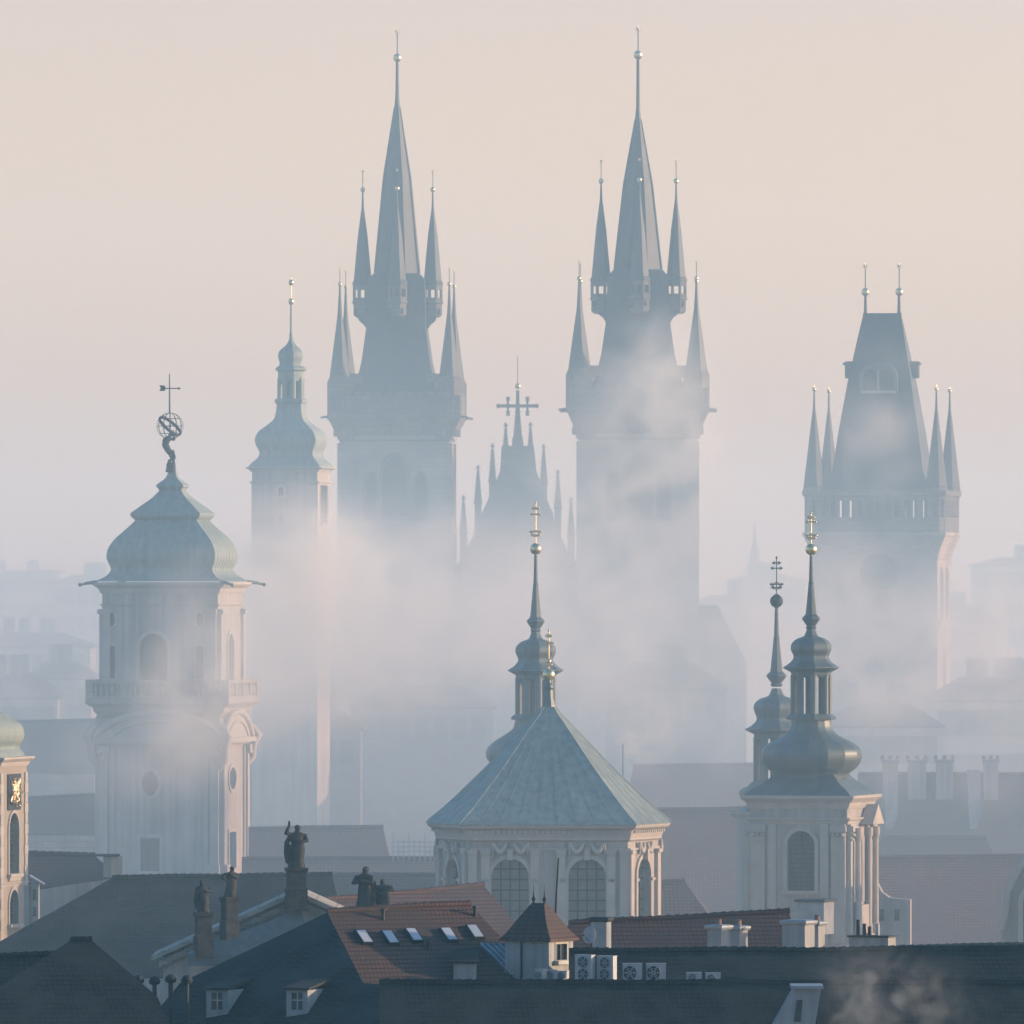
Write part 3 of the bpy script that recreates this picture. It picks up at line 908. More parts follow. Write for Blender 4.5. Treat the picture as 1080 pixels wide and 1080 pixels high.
# standing seams
for a in FACE.values():
    dm.M = Matrix.Rotation(a, 4, 'Z')
    pr = [(r * fac, z) for r, z in spline(rows_prof(pts, s, Zr), 3)]
    for k in range(-3, 4):
        t = k / 4
        dm.tube([(t * r, -r - 0.01, z) for r, z in pr], 0.018, 0, 4, False)
dm.M = Matrix.Identity(4)
dome = dm.build('dome', 'copper', bt)
gm = MB()
gm.tube([(0, 0, 0), (0.7, 0, -0.05), (1.25, 0, -0.18)], [0.13, 0.1, 0.05], 0, 6)
gm.ball((1.25, 0, -0.16), 0.13, 0, 8)
first = None
for k in range(4):
    a = pi / 4 + k * pi / 2
    p = (80 * s * fac * 1.38 * cos(a), 80 * s * fac * 1.38 * sin(a), Zr(614))
    first = gm.build('water_spout', 'copper_dark', dome, p, a) if first is None else (dup(first, dome, p, a) and first)

def remeshed(mb, name, mat, parent=None, loc=None, voxel=0.04, rz=0.0):
    o = mb.build(name, mat)
    r = o.modifiers.new('r', 'REMESH'); r.mode = 'VOXEL'; r.voxel_size = voxel; r.use_smooth_shade = True
    sm = o.modifiers.new('s', 'SMOOTH'); sm.factor = 0.5; sm.iterations = 3
    dg = bpy.context.evaluated_depsgraph_get(); dg.update()
    me = bpy.data.meshes.new_from_object(o.evaluated_get(dg))
    o.modifiers.clear()
    old = o.data; o.data = me; bpy.data.meshes.remove(old)
    if parent is not None: o.parent = parent
    if loc is not None: o.location = loc
    o.rotation_euler.z = rz
    return o

def ell(mb, c, rx, ry, rz_, n=14):
    m = 8
    mb.loft([[(c[0] + rx * sin(pi * k / m) * cos(2 * pi * i / n), c[1] + ry * sin(pi * k / m) * sin(2 * pi * i / n), c[2] - rz_ * cos(pi * k / m)) for i in range(n)] for k in range(m + 1)], 0, True, False)

# the globe bearer: bent figure, arms up under an armillary sphere
s = 700 / F
base = Vector(((180 - 540) * s, 700, Zr(496.5) - 0.02))
at = thing('statue', 'dark figure bent under an open ring globe with an arrow vane on the copper dome', 'statue', base)
q = lambda px, row, y=0.0: Vector(((px - 180) * s, y * s, (496.5 - row) * s))
fg = MB()
fg.tube([q(180, 498), q(180.5, 492), q(180, 488)], [6 * s, 5 * s, 5 * s], 0, 10)                     # rock
fg.tube([q(178.5, 491, -2), q(178, 486, -2), q(184, 482, -3), q(181, 475, -1)], [1.5 * s, 1.7 * s, 2.1 * s, 2.8 * s], 0, 10)   # front leg, knee forward
fg.tube([q(182, 491, 2), q(183, 486, 2), q(180.5, 481, 3), q(178.5, 475, 1)], [1.5 * s, 1.7 * s, 2.1 * s, 2.8 * s], 0, 10)
fg.tube([q(180, 478), q(177, 474), q(174.5, 469), q(175, 464.5), q(178.5, 461)], [3.2 * s, 3.5 * s, 3.9 * s, 4.1 * s, 3.4 * s], 0, 12)
fg.tube([q(178, 463), q(181.5, 462.5)], [1.8 * s, 1.5 * s], 0, 8)
ell(fg, q(183.2, 462.5), 2.1 * s, 1.9 * s, 2.5 * s)
fg.tube([q(177, 463, -3), q(181, 458.5, -4.5), q(184.5, 460, -4), q(186.5, 454.5, -3)], [1.6 * s, 1.4 * s, 1.2 * s, 1.0 * s], 0, 8)
fg.tube([q(177, 462, 3), q(179, 457, 4.5), q(182, 458, 4), q(183, 453, 3)], [1.6 * s, 1.4 * s, 1.2 * s, 1.0 * s], 0, 8)
fg.tube([q(176, 472, 2), q(180, 478, 3), q(184.5, 484, 2)], [2.6 * s, 2.8 * s, 1.2 * s], 0, 8)       # drapery
remeshed(fg, 'figure', 'statue', at, (0, 0, 0), 0.05)
ar = MB()
c = q(179.3, 449); Rg = 13.8 * s
for k in range(6):
    ar.ring(c, Rg, 0.017, 0, Matrix.Rotation(k * pi / 6, 3, 'Z') @ Matrix.Rotation(pi / 2, 3, 'X'))
for t in (-0.6, 0, 0.6):
    ar.ring(c + Vector((0, 0, Rg * sin(t))), Rg * cos(t), 0.017, 0)
ar.ring(c, Rg * 1.02, 0.055, 0, Matrix.Rotation(radians(40), 3, 'Y') @ Matrix.Rotation(radians(16), 3, 'X'), flat=2.0)
ar.ball(c, 1.6 * s, 0, 10)
ar.tube([q(179.3, 463), q(179.3, 436)], 0.04, 0, 6)
ar.build('armillary_sphere', 'iron', at)
vn = MB()
vn.tube([q(178.9, 436), q(178.7, 394)], [0.06, 0.03], 0, 6)
vn.tube([q(170, 409.3), q(190, 409.3)], 0.035, 0, 6)
vn.M = Matrix.Translation(q(0, 0)); vn.M = Matrix.Identity(4)
vn.prism([tuple((v.x, v.z)) for v in (q(168, 405.8), q(174, 406.5), q(174.5, 409.3), q(174, 412), q(168, 412), q(169.6, 409))], 0.06, 0, -0.03)
vn.prism([tuple((v.x, v.z)) for v in (q(190.8, 409.3), q(187.4, 411.4), q(188.3, 409.3), q(187.4, 407.4))], 0.06, 0, -0.03)
vn.build('weather_vane', 'iron', at)

# ------------------------------------------------------------------ onion spire builder (lantern towers)
def onion_top(root, s, Zr, lantern_foot, bulb, ball, cross_top, k=1.0, gold_cross=True, open_n=8, neck=True, mat='copper_dark'):
    """lantern + bulb + needle above row `lantern_foot`; returns nothing. rows follow one pattern, stretched between given rows"""
    ln = MB()
    eave = bulb + 19 * k
    q = lambda a: a * s * k
    ln.lathe([(q(24), Zr(lantern_foot + 2)), (q(24.5), Zr(lantern_foot)), (q(23), Zr(lantern_foot - 2)), (q(20), Zr(lantern_foot - 4))], 8)
    for i in range(8):
        a = pi / 8 + i * pi / 4
        ln.tube([(q(18.5) * cos(a), q(18.5) * sin(a), Zr(lantern_foot - 3)), (q(18.5) * cos(a), q(18.5) * sin(a), Zr(eave + 8))], q(3.6), 0, 8)
        M = Matrix.Rotation(i * pi / 4, 4, 'Z') @ Matrix.Translation((0, -q(17.6), 0))
        ln.M = M
        w_ = q(9.6)
        top = Zr(eave + 8); spring = Zr(eave + 14)
        arcpts = [(w_ / 2 * cos(pi * j / 8), spring + w_ / 2 * sin(pi * j / 8)) for j in range(9)]
        ln.prism([(w_ / 2 + q(1.5), spring), (w_ / 2 + q(1.5), top + q(1)), (-w_ / 2 - q(1.5), top + q(1)), (-w_ / 2 - q(1.5), spring)] + list(reversed(arcpts)), q(2), 0, -q(1))
        ln.M = Matrix.Identity(4)
    ln.lathe([(q(18.5), Zr(eave + 9)), (q(19.5), Zr(eave + 8)), (q(20), Zr(eave + 5)), (q(25), Zr(eave + 2)), (q(27.6), Zr(eave + 0.5)), (q(27.6), Zr(eave - 0.6))], 8)
    ln.lathe(spline([(q(27), Zr(eave - 0.6)), (q(21.5), Zr(eave - 4.5)), (q(18), Zr(eave - 9)), (q(17.6), Zr(eave - 13)), (q(20), Zr(bulb)), (q(19.2), Zr(bulb - 6)), (q(14.5), Zr(bulb - 11)), (q(7.5), Zr(bulb - 14)), (q(5.4), Zr(bulb - 18)), (q(4.2), Zr(bulb - 22))], 4), 8)
    b = bulb - 22 * k
    ln.lathe([(q(4), Zr(b + 1)), (q(5.4), Zr(b - 1)), (q(4.4), Zr(b - 3)), (q(7), Zr(b - 7)), (q(9), Zr(b - 10.5)), (q(8.4), Zr(b - 12)), (q(5.6), Zr(b - 15)), (q(5.0), Zr(b - 20)), (q(2.6), Zr((b + ball) / 2 - 5)), (q(2.9), Zr((b + ball) / 2 - 5.8)), (q(2.2), Zr((b + ball) / 2 - 7)), (q(1.4), Zr(ball + 4 * k))], 8)
    lan = ln.build('lantern', mat, root)
    fm = MB()
    fm.ball((0, 0, Zr(ball)), q(6.2), 0, 18)
    fm.lathe([(q(2), Zr(ball + 6.2 * k)), (q(2), Zr(ball - 6.6 * k))], 8)
    hgt = (ball - 5 * k - cross_top) * s
    cross(fm, (0, 0, Zr(ball - 5 * k)), hgt, q(6), 0.032, 0, ((0.22, 0.75), (0.30, 0.95), (0.72, 0.8), (0.86, 0.55)))
    fm.ring((0, 0, Zr(ball - 5 * k) + hgt * 0.26), q(3.2), 0.03, 0, Matrix.Rotation(pi / 2, 3, 'X'), 16)
    fm.build('finial', 'gold' if gold_cross else 'iron', lan)
    return lan

# tower right of centre (near)
d = 580; s = d / F; Zr = lambda r: H - (r - HR) * s
ang = radians(-16)
nt_ = thing('bell_tower', 'pale baroque tower with dark onion dome and pierced lantern, sunlit side with columns', 'tower', ((855.5 - 540) * s, d, 0), ang)
hw = 52.5 * s
kw = dict(frame_w=0.2, bars=(2, 4), proud=0.08)
tower_wall(nt_, hw, hw, 0, Zr(846), 'plaster', {
    'front': [(arch(2.5 * s, Zr(938), 30 * s, 63 * s), dict(kw, pane='louvre', bars=(1, 12)))],
    'right': [(arch(-14 * s, Zr(950), 34 * s, 76 * s), dict(kw, pane='louvre', bars=(1, 12)))]}, 0.35)
tm = MB()
cornice(tm, hw, hw, Zr(852), 14 * s, 9 * s)
cornice(tm, hw, hw, Zr(868), 6.5 * s, 3.5 * s)
for a in FACE.values():
    tm.M = Matrix.Rotation(a, 4, 'Z')
    for sx in (-1, 1):
        for off, w_ in ((9, 15), (24, 9)):
            tm.box((sx * (hw - off * s), -hw - 0.09, Zr(930)), (w_ * s, 0.2 if off < 12 else 0.12, 124 * s))
        tm.box((sx * (hw - 9 * s), -hw - 0.15, Zr(873)), (18 * s, 0.36, 6 * s))
        tm.box((sx * (hw - 9 * s), -hw - 0.12, Zr(884)), (14 * s, 0.3, 2.5 * s))
        for k in range(3):
            tm.ball((sx * (hw - (4 + 5 * k) * s), -hw - 0.26, Zr(879)), 2.3 * s, 0, 8)
tm.M = Matrix.Rotation(pi / 2, 4, 'Z')      # columns and little pediment on the sunlit side
for x in (-38, 6, 36):
    tm.lathe([(4.2 * s, Zr(985)), (4.2 * s, Zr(975)), (3.4 * s, Zr(973)), (3.0 * s, Zr(885)), (4.4 * s, Zr(880)), (4.6 * s, Zr(872))], 12, 0, (x * s, -hw - 0.42), smooth=False)
tm.prism([(-2 * s, Zr(869)), (48 * s, Zr(869)), (23 * s, Zr(848))], 0.7, 0, -hw - 0.75)
tm.box((-16 * s, -hw - 0.25, Zr(968)), (36 * s, 0.5, 30 * s))
tm.M = Matrix.Identity(4)
tm.build('cornice', 'trim', nt_)
dm = MB()
fac = 1 / (cos(ang) + sin(-ang))
dm.sq([(r * fac, r * fac, z) for r, z in spline(rows_prof([(71, 838), (63, 832), (52, 826), (43, 819), (40, 816)], s, Zr), 3)])
dm.lathe(spline(rows_prof([(39, 820), (41, 815), (48.5, 809), (53.2, 800), (52.5, 791), (45, 784), (35, 779), (26, 773), (22, 766), (21, 757)], s, Zr), 4), 16)
dm.build('onion_dome', 'copper_dark', nt_)
onion_top(nt_, s, Zr, 757, 685, 579.5, 541)

# its far companion, taller neck, behind
d = 612; s = d / F; Zr = lambda r: H - (r - HR) * s
ft = thing('bell_tower', 'smaller onion-topped tower partly hidden behind the larger tower, thin tall cross on its ball', 'tower', ((819 - 540) * s, d, 0), radians(-16))
tw = MB()
tw.sq([(34 * s, 34 * s, 0), (34 * s, 34 * s, Zr(860))])
cornice(tw, 34 * s, 34 * s, Zr(866), 10 * s, 6 * s)
tw.build('wall', 'plaster', ft)
dm = MB()
dm.lathe(spline(rows_prof([(40, 859), (34, 852), (30, 848), (36, 842), (38, 835), (32, 830), (24, 828)], s, Zr), 4), 12)
dm.build('onion_dome', 'copper_dark', ft)
onion_top(ft, s, Zr, 828, 748, 634, 588, 1.12, False)

# ------------------------------------------------------------------ domed chapel in the centre
d = 560; s = d / F; Zr = lambda r: H - (r - HR) * s
ch = thing('octagonal_church', 'eight-sided pale church with tall tent-shaped green copper roof and arched windows, centre of the picture', 'church', ((579.5 - 540) * s, d + 9.0, 0), radians(-0.6))
def octo(k, z, out=0.0):
    fx, sx_, fy, sy_ = 84.5 * s * k + out * 0.7, 117 * s * k + out, 134 * s * k + out, 52 * s * k + out * 0.4
    fy, sy_ = 138 * s * k + out, 52 * s * k + out * 0.4
    return [(-fx, -fy, z), (fx, -fy, z), (sx_, -sy_, z), (sx_, sy_, z), (fx, fy, z), (-fx, fy, z), (-sx_, sy_, z), (-sx_, -sy_, z)]
zt = Zr(884)
base_ = octo(1, 0)
mb = MB(); todo = []
sides = []
for i in range(8):
    a, b = Vector(base_[i]), Vector(base_[(i + 1) % 8])
    L = (b - a).length
    mid = (a + b) / 2
    rz = atan2((b - a).y, (b - a).x)
    M = Matrix.Translation(mid) @ Matrix.Rotation(rz, 4, 'Z')
    sides.append((M, L))
    if i in (0, 4):
        xs = [-40 * s, 41.5 * s]
    else:
        xs = [0]
    ops = [arch(x, Zr(985), 39.5 * s, 78 * s, 'round', 14) for x in xs]
    mb.M = M
    mb.hole_panel([(-L / 2, 0), (L / 2, 0), (L / 2, zt), (-L / 2, zt)], ops, 0.5)
    todo += [(M, o) for o in ops]
mb.M = Matrix.Identity(4)
mb.add([(x, y, zt) for x, y, _ in base_], [tuple(range(8))])
mb.build('wall', 'plaster', ch)
for M, o in todo:
    window(ch, M, o, 0.45, frame_w=0.22, bars=(3, 6), proud=0.1, pane='leaded')
tr = MB()
tr.loft([octo(1, Zr(889), 0.05), octo(1, Zr(887), 0.18), octo(1, Zr(885), 0.18), octo(1, Zr(881), 0.25), octo(1, Zr(877), 0.3), octo(1, Zr(874.5), 0.55), octo(1, Zr(872), 0.62), octo(1, Zr(871), 0.6)], 0)
for M, L in sides:
    tr.M = M
    n = int(L / 0.28)
    for i in range(n):       # dentils
        tr.box(((i + 0.5) * L / n - L / 2, -0.3, Zr(878.5)), (0.13, 0.2, 0.14))
    tr.box((0, -0.06, Zr(897)), (L - 0.2, 0.13, 0.1))
    if L > 7:
        pil = [-80, -66, -14, 14, 67, 81]
        wx = [-40, 41.5]
    else:
        pil = [-L / 2 / s + 6, L / 2 / s - 6]
        wx = [0]
    for x in pil:
        tr.box((x * s, -0.08, Zr(940)), (9 * s, 0.2, 84 * s))
        tr.box((x * s, -0.12, Zr(900)), (11 * s, 0.3, 4 * s))
    for x in wx:             # keystones, imposts and garlands
        tr.box((x * s, -0.16, Zr(903)), (6 * s, 0.34, 11 * s))
        for sx in (-1, 1):
            tr.box(((x + sx * 24) * s, -0.08, Zr(930)), (9 * s, 0.2, 3 * s))
            pts = [((x + sx * (4 + 14 * t)) * s, -0.16, Zr(891 + 9 * sin(pi * t))) for t in [k / 8 for k in range(9)]]
            tr.tube(pts, [0.08, 0.1, 0.12, 0.14, 0.15, 0.14, 0.12, 0.1, 0.08], 0, 6)
            tr.tube([((x + sx * 18.5) * s, -0.15, Zr(890)), ((x + sx * 18.5) * s, -0.15, Zr(903))], [0.1, 0.05], 0, 6)
tr.build('cornice', 'trim', ch)
rf = MB()
rp = []
for k, row in ((1.0, 870.8), (0.955, 866), (0.88, 858), (0.77, 845), (0.66, 831), (0.55, 817), (0.43, 801), (0.31, 784), (0.19, 767.5), (0.10, 755.5), (0.055, 748)):
    rp.append(octo(k, Zr(row), 0.68 * k))
rf.loft(rp, 0)
for i in range(8):           # hip rolls and standing seams
    rf.tube([Vector(r[i]) for r in rp], 0.02, 0, 5)
for i in (0, 1, 2, 3, 4, 5, 6, 7):
    n = 9 if i in (0, 4) else 5
    for k in range(1, n):
        t = k / n
        rf.tube([Vector(r[i]).lerp(Vector(r[(i + 1) % 8]), t) for r in rp[:8]], 0.014, 0, 4, False)
roof = rf.build('roof', 'copper', ch)
fm = MB()
fm.lathe(rows_prof([(7.5, 752), (6.5, 746), (4.6, 738), (4.2, 730), (5.2, 727.5), (4.5, 725), (2.5, 722), (2.2, 718)], s, Zr), 8, 1)
fm.ball((0, 0, Zr(713.5)), 6.6 * s, 0, 18)
cross(fm, (0, 0, Zr(708)), 42 * s, 6.5 * s, 0.032, 0, ((0.12, 0.4), (0.68, 0.75), (0.86, 0.45)))
fm.ball((0, 0, Zr(699)), 2.6 * s, 0, 10)
fm.build('finial', ['gold', 'copper_dark'], roof)

# bell tower standing behind the chapel
d = 615; s = d / F; Zr = lambda r: H - (r - HR) * s
bb = thing('bell_tower', 'onion-domed lantern turret rising behind the tent-shaped copper roof', 'tower', ((565 - 540) * s, d, 0), radians(-12))
tw = MB()
tw.sq([(46 * s, 46 * s, 0), (46 * s, 46 * s, Zr(836))])
cornice(tw, 46 * s, 46 * s, Zr(840), 10 * s, 7 * s)
tw.build('wall', 'plaster', bb)
dm = MB()
dm.sq([(58 * s, 58 * s, Zr(830)), (44 * s, 44 * s, Zr(820)), (38 * s, 38 * s, Zr(812))])
dm.lathe(spline(rows_prof([(38, 814), (45, 808), (52, 799), (51.5, 790), (44, 782), (33, 775), (24, 768), (21.5, 757)], s, Zr), 4), 16)
dm.build('onion_dome', 'copper_dark', bb)
onion_top(bb, s, Zr, 757, 688, 579, 530)

# ------------------------------------------------------------------ tower at the left edge
d = 560; s = d / F; Zr = lambda r: H - (r - HR) * s
le = thing('bell_tower', 'sunlit cream tower with gilded panel and green onion roof, cut by the left edge', 'tower', ((-34 - 540) * s, d, 0), radians(-14))
hw = 50 * s
kw = dict(frame_w=0.16, bars=(1, 5), proud=0.07)
tower_wall(le, hw, hw, 0, Zr(806), 'plaster_warm', {
    'front': [(arch(0, Zr(922), 34 * s, 66 * s), kw)],
    'right': [(arch(0, Zr(921), 36 * s, 64 * s), kw), (arch(0, Zr(974), 34 * s, 36 * s), kw)]}, 0.35)
tm = MB()
cornice(tm, hw, hw, Zr(808), 10 * s, 7 * s)
cornice(tm, hw, hw, Zr(934), 4 * s, 2 * s)
for a in FACE.values():
    tm.M = Matrix.Rotation(a, 4, 'Z')
    for sx in (-1, 1):
        for k in range(16):     # quoins
            tm.box((sx * (hw - 5 * s), -hw - 0.01, Zr(820 + k * 11)), (12 * s if k % 2 else 9 * s, 0.12, 10.4 * s))
    tm.box((0, -hw - 0.03, Zr(926)), (40 * s, 0.16, 5 * s))
tm.build('cornice', 'trim', le)
pn = MB()
pn.M = Matrix.Rotation(pi / 2, 4, 'Z') @ Matrix.Translation((0, -hw - 0.04, 0))
pn.box((0, 0, Zr(835)), (46 * s, 0.1, 38 * s), 1)
rr = random.Random(3)
for k in range(26):
    pn.tube([((rr.uniform(-19, 19)) * s, -0.1, Zr(rr.uniform(820, 850))) for _ in range(3)], [0.05, 0.12, 0.03], 0, 6)
pn.build('gilded_panel', ['gold', 'iron'], le)
dm = MB()
fac = 1 / (cos(radians(14)) + sin(radians(14)))
dm.sq([(r * fac, r * fac, z) for r, z in spline(rows_prof([(60, 799), (57, 794), (53, 788), (57, 781), (58, 773), (54, 764), (40, 754), (24, 747), (12, 738), (6, 720)], s, Zr), 4)])
dm.build('onion_dome', 'copper', le)
ba = MB()      # sunlit little terrace beside it
ba.box((0, 0, 12.6), (1.6, 3.0, 25.2)); ba.M = Matrix.Identity(4)
for k in range(2):
    pass

# ------------------------------------------------------------------ houses from explicit roof planes
def ray_plane(px, py, n, c):
    k = Vector(((px - 540) / F, 1.0, -(py - HR) / F))
    Y = (c - n.z * H) / n.dot(k)
    return Vector((k.x * Y, Y, H + k.z * Y))

def face_pts(pts):
    """first three (px, py, d) fix the plane; later (px, py) points are cast onto it"""
    a, b, c = [P(*p) for p in pts[:3]]
    n = (b - a).cross(c - a).normalized()
    return [a, b, c] + [ray_plane(p[0], p[1], n, n.dot(a)) for p in pts[3:]], n if n.z > 0 else -n

def house(label, faces, roof='tile_red', wall='plaster', mirror=True, group='houses of the old town', name='tiled_house', cat='house', base=0.0, ridge_cap=True, thick=0.22):
    """faces: lists of image points with depth; the first face's first edge is the ridge, mirrored to make the far slope"""
    F3 = []
    for f in faces:
        p, n = face_pts(f)
        F3.append((p, n))
    p0 = F3[0][0]
    r0, r1 = p0[0], p0[1]
    if mirror:
        e = Vector((r1.x - r0.x, r1.y - r0.y, 0)).normalized()
        nn = Vector((-e.y, e.x, 0))
        for p, n in [F3[0]]:
            q_ = [v - nn * 2 * nn.dot(v - r0) for v in p]
            F3.append((list(reversed(q_)), n - nn * 2 * nn.dot(n)))
    org = Vector((sum(v.x for v in p0) / len(p0), sum(v.y for v in p0) / len(p0), base))
    root = thing(name, label, cat, org, 0, group)
    rm = MB(); wm = MB()
    edges = {}
    for fi, (p, n) in enumerate(F3):
        m = len(p)
        for i in range(m):
            k = tuple(sorted((tuple(round(c, 2) for c in p[i]), tuple(round(c, 2) for c in p[(i + 1) % m]))))
            edges[k] = edges.get(k, 0) + 1
    for p, n in F3:
        m = len(p)
        top = [v - org + n * 0.0 for v in p]
        bot = [v - n * thick for v in top]
        tri = tessellate_polygon([top])
        rm.add(top + bot, [tuple(t) for t in tri] + [tuple(m + i for i in reversed(t)) for t in tri] + [(i, m + i, m + (i + 1) % m, (i + 1) % m) for i in range(m)])
        for i in range(m):
            a, b = p[i], p[(i + 1) % m]
            k = tuple(sorted((tuple(round(c, 2) for c in a), tuple(round(c, 2) for c in b))))
            if edges[k] > 1: continue
            a2, b2 = a - org - n * 0.05, b - org - n * 0.05
            mid = sum((v for v in p), Vector()) / m - org
            ins = lambda v: Vector((v.x + (mid.x - v.x) * 0.012, v.y + (mid.y - v.y) * 0.012, v.z))
            a2, b2 = ins(a2), ins(b2)
            wm.add([a2, b2, Vector((b2.x, b2.y, 0)), Vector((a2.x, a2.y, 0))], [(0, 1, 2, 3)])
    if ridge_cap:
        L = (r1 - r0).length
        m = max(3, int(L / 0.4))
        for i in range(m):
            a, b = r0.lerp(r1, i / m) - org, r0.lerp(r1, (i + 1.06) / m) - org
            rm.tube([a + Vector((0, 0, 0.02)), b + Vector((0, 0, 0.05))], [0.12, 0.14], 0, 6)
    w_ = wm.build('wall', wall, root)
    r_ = rm.build('roof', roof, root)
    import bmesh
    from mathutils import noise
    bm = bmesh.new(); bm.from_mesh(r_.data)
    for _ in range(4):
        long_ = [e for e in bm.edges if e.calc_length() > 1.6]
        if long_: bmesh.ops.subdivide_edges(bm, edges=long_, cuts=1, use_grid_fill=True)
    bmesh.ops.triangulate(bm, faces=[f for f in bm.faces if len(f.verts) > 4])
    for v in bm.verts:
        wp = v.co + org
        v.co.z += 0.07 * noise.noise(wp * 0.2) + 0.015 * noise.noise(wp * 0.8)
    bm.to_mesh(r_.data); bm.free()
    root['f0'] = 0
    del root['f0']
    return root, r_, F3, org

def on_roof(F3, i, px, py):
    p, n = F3[i]
    return ray_plane(px, py, n, n.dot(p[0])), n

def roof_frame(F3, i, px, py):
    """matrix with x along the roof's level line, y up the slope, z out of the roof"""
    o, n = on_roof(F3, i, px, py)
    x = Vector((0, 0, 1)).cross(n).normalized()
    if x.x < 0: x = -x
    y = n.cross(x)
    M = Matrix((x, y, n)).transposed().to_4x4()
    M.translation = o
    return M

def chimney(root, org, px, row_top, row_foot, d, w_px, depth_m=0.9, rz=-0.5, mat='white', cap='metal', pots=2, name='chimney'):
    s = d / F
    c = P(px, row_foot, d) - org
    ztop = (P(px, row_top, d) - org).z
    wid = w_px * s
    mb = MB()
    mb.M = Matrix.Translation((c.x, c.y, 0)) @ Matrix.Rotation(rz, 4, 'Z')
    zb = c.z - 1.5
    mb.sq([(wid / 2, depth_m / 2, zb), (wid / 2, depth_m / 2, ztop - 0.25)], 0)
    mb.sq([(wid / 2 + 0.06, depth_m / 2 + 0.06, ztop - 0.25), (wid / 2 + 0.1, depth_m / 2 + 0.1, ztop - 0.16), (wid / 2 + 0.1, depth_m / 2 + 0.1, ztop - 0.08), (wid / 2 - 0.02, depth_m / 2 - 0.02, ztop - 0.04)], 1)
    for k in range(pots):
        x = (k - (pots - 1) / 2) * wid * 0.5
        mb.lathe([(0.13, ztop - 0.05), (0.11, ztop + 0.16), (0.14, ztop + 0.2)], 10, 2, (x, 0))
    return mb.build(name, [mat, cap, 'brick'], root)

# far misty town behind everything ---------------------------------------------------------------
def block(label, px0, px1, row_top, d, depth=14.0, roof_rows=0, wall='plaster', roof='tile_brown', wins=(0, 0), rz=0.0, name='apartment_house', chim=0, group='far houses in the mist'):
    s = d / F
    X0, X1 = (px0 - 540) * s, (px1 - 540) * s
    zt = H - (row_top - HR) * s
    ze = zt - roof_rows * s
    root = thing(name, label, 'house', ((X0 + X1) / 2, d + depth / 2, 0), rz, group)
    hw_, hd_ = (X1 - X0) / 2, depth / 2
    nw, nf = wins
    ops = []
    for i in range(nw):
        for j in range(nf):
            x = ((i + 0.5) / nw - 0.5) * 2 * hw_ * 0.92
            ops.append((arch(x, ze - 2.6 - j * 3.6, 1.1, 1.9, 'rect'), dict(frame_w=0.1, bars=(1, 1), proud=0.04, fm='stone', pane='louvre')))
    tower_wall(root, hw_, hd_, 0, ze, wall, {'front': ops}, 0.25)
    r = MB()
    if roof_rows:
        r.sq([(hw_ + 0.35, hd_ + 0.35, ze + 0.01), (hw_ + 0.35, hd_ + 0.35, ze + 0.2), (max(hw_ - hd_ * 0.8, hw_ * 0.5), 0.15, zt)])
    else:
        cornice(r, hw_, hd_, ze - 0.3, 0.5, 0.4)
    rf_ = r.build('roof', roof, root)
    rr = random.Random(int(px0 * 7 + d))
    for k in range(chim):
        c = MB()
        x = rr.uniform(-0.8, 0.8) * hw_ * 0.7
        c.box((0, 0, 0), (rr.uniform(0.9, 1.8), 0.8, 2.4)); c.box((0, 0, 1.3), (1.2, 1.0, 0.2))
        c.build('chimney', 'white', rf_, (x, -0.5, zt + 0.2))
    return root

block('long flat-topped building in the far haze at the left edge, highest there', -40, 62, 603, 1500, 20, 0, 'plaster', 'metal', (9, 3), 0.0, chim=3)
block('distant hazy block right of the long flat-topped one, behind the observatory tower', 50, 150, 606, 1420, 20, 10, 'plaster', 'tile_brown', (7, 3), chim=3)
block('pale misty house with long low roof left of the observatory tower, upper row', -30, 95, 668, 1150, 16, 16, 'plaster', 'tile_brown', (8, 2), chim=3)
block('misty house with a light ridge line left of the balustraded balcony', 28, 96, 699, 960, 14, 18, 'white', 'tile_brown', (5, 2), chim=2)
block('misty dark-roofed house at the left edge behind the cream tower', -40, 60, 712, 900, 14, 26, 'plaster', 'tile_brown', (6, 2), chim=2)
block('far hazy house between the town hall tower and the church, tallest of those', 770, 850, 606, 1450, 18, 8, 'plaster', 'tile_brown', (6, 4), chim=3)
block('low far roof left of the pointed far spire', 735, 790, 628, 1300, 18, 12, 'plaster', 'tile_brown', (4, 3), chim=2)
block('hazy broad house right of the town hall tower, tall one at the edge', 1030, 1130, 588, 1400, 18, 10, 'plaster', 'tile_brown', (7, 4), chim=2)
block('hazy house right beside the town hall tower wall', 1000, 1052, 640, 1200, 16, 18, 'plaster', 'tile_brown', (4, 3), chim=2)
block('misty low house in front of the town hall tower foot, right part', 985, 1110, 715, 900, 14, 26, 'plaster', 'tile_brown', (8, 2), chim=4)
block('misty low house in front of the town hall tower foot, left part', 872, 992, 742, 850, 14, 26, 'plaster', 'tile_brown', (7, 2), chim=3)
block('misty house under the church nave, right of centre', 640, 765, 700, 930, 14, 28, 'stone', 'tile_brown', (6, 1), chim=3)
block('misty house under the church nave, left of centre', 370, 520, 722, 900, 14, 26, 'stone', 'tile_brown', (7, 1), chim=3)
block('misty house behind the observatory tower, right of its wall', 255, 380, 745, 860, 14, 26, 'stone', 'tile_brown', (6, 1), chim=3)
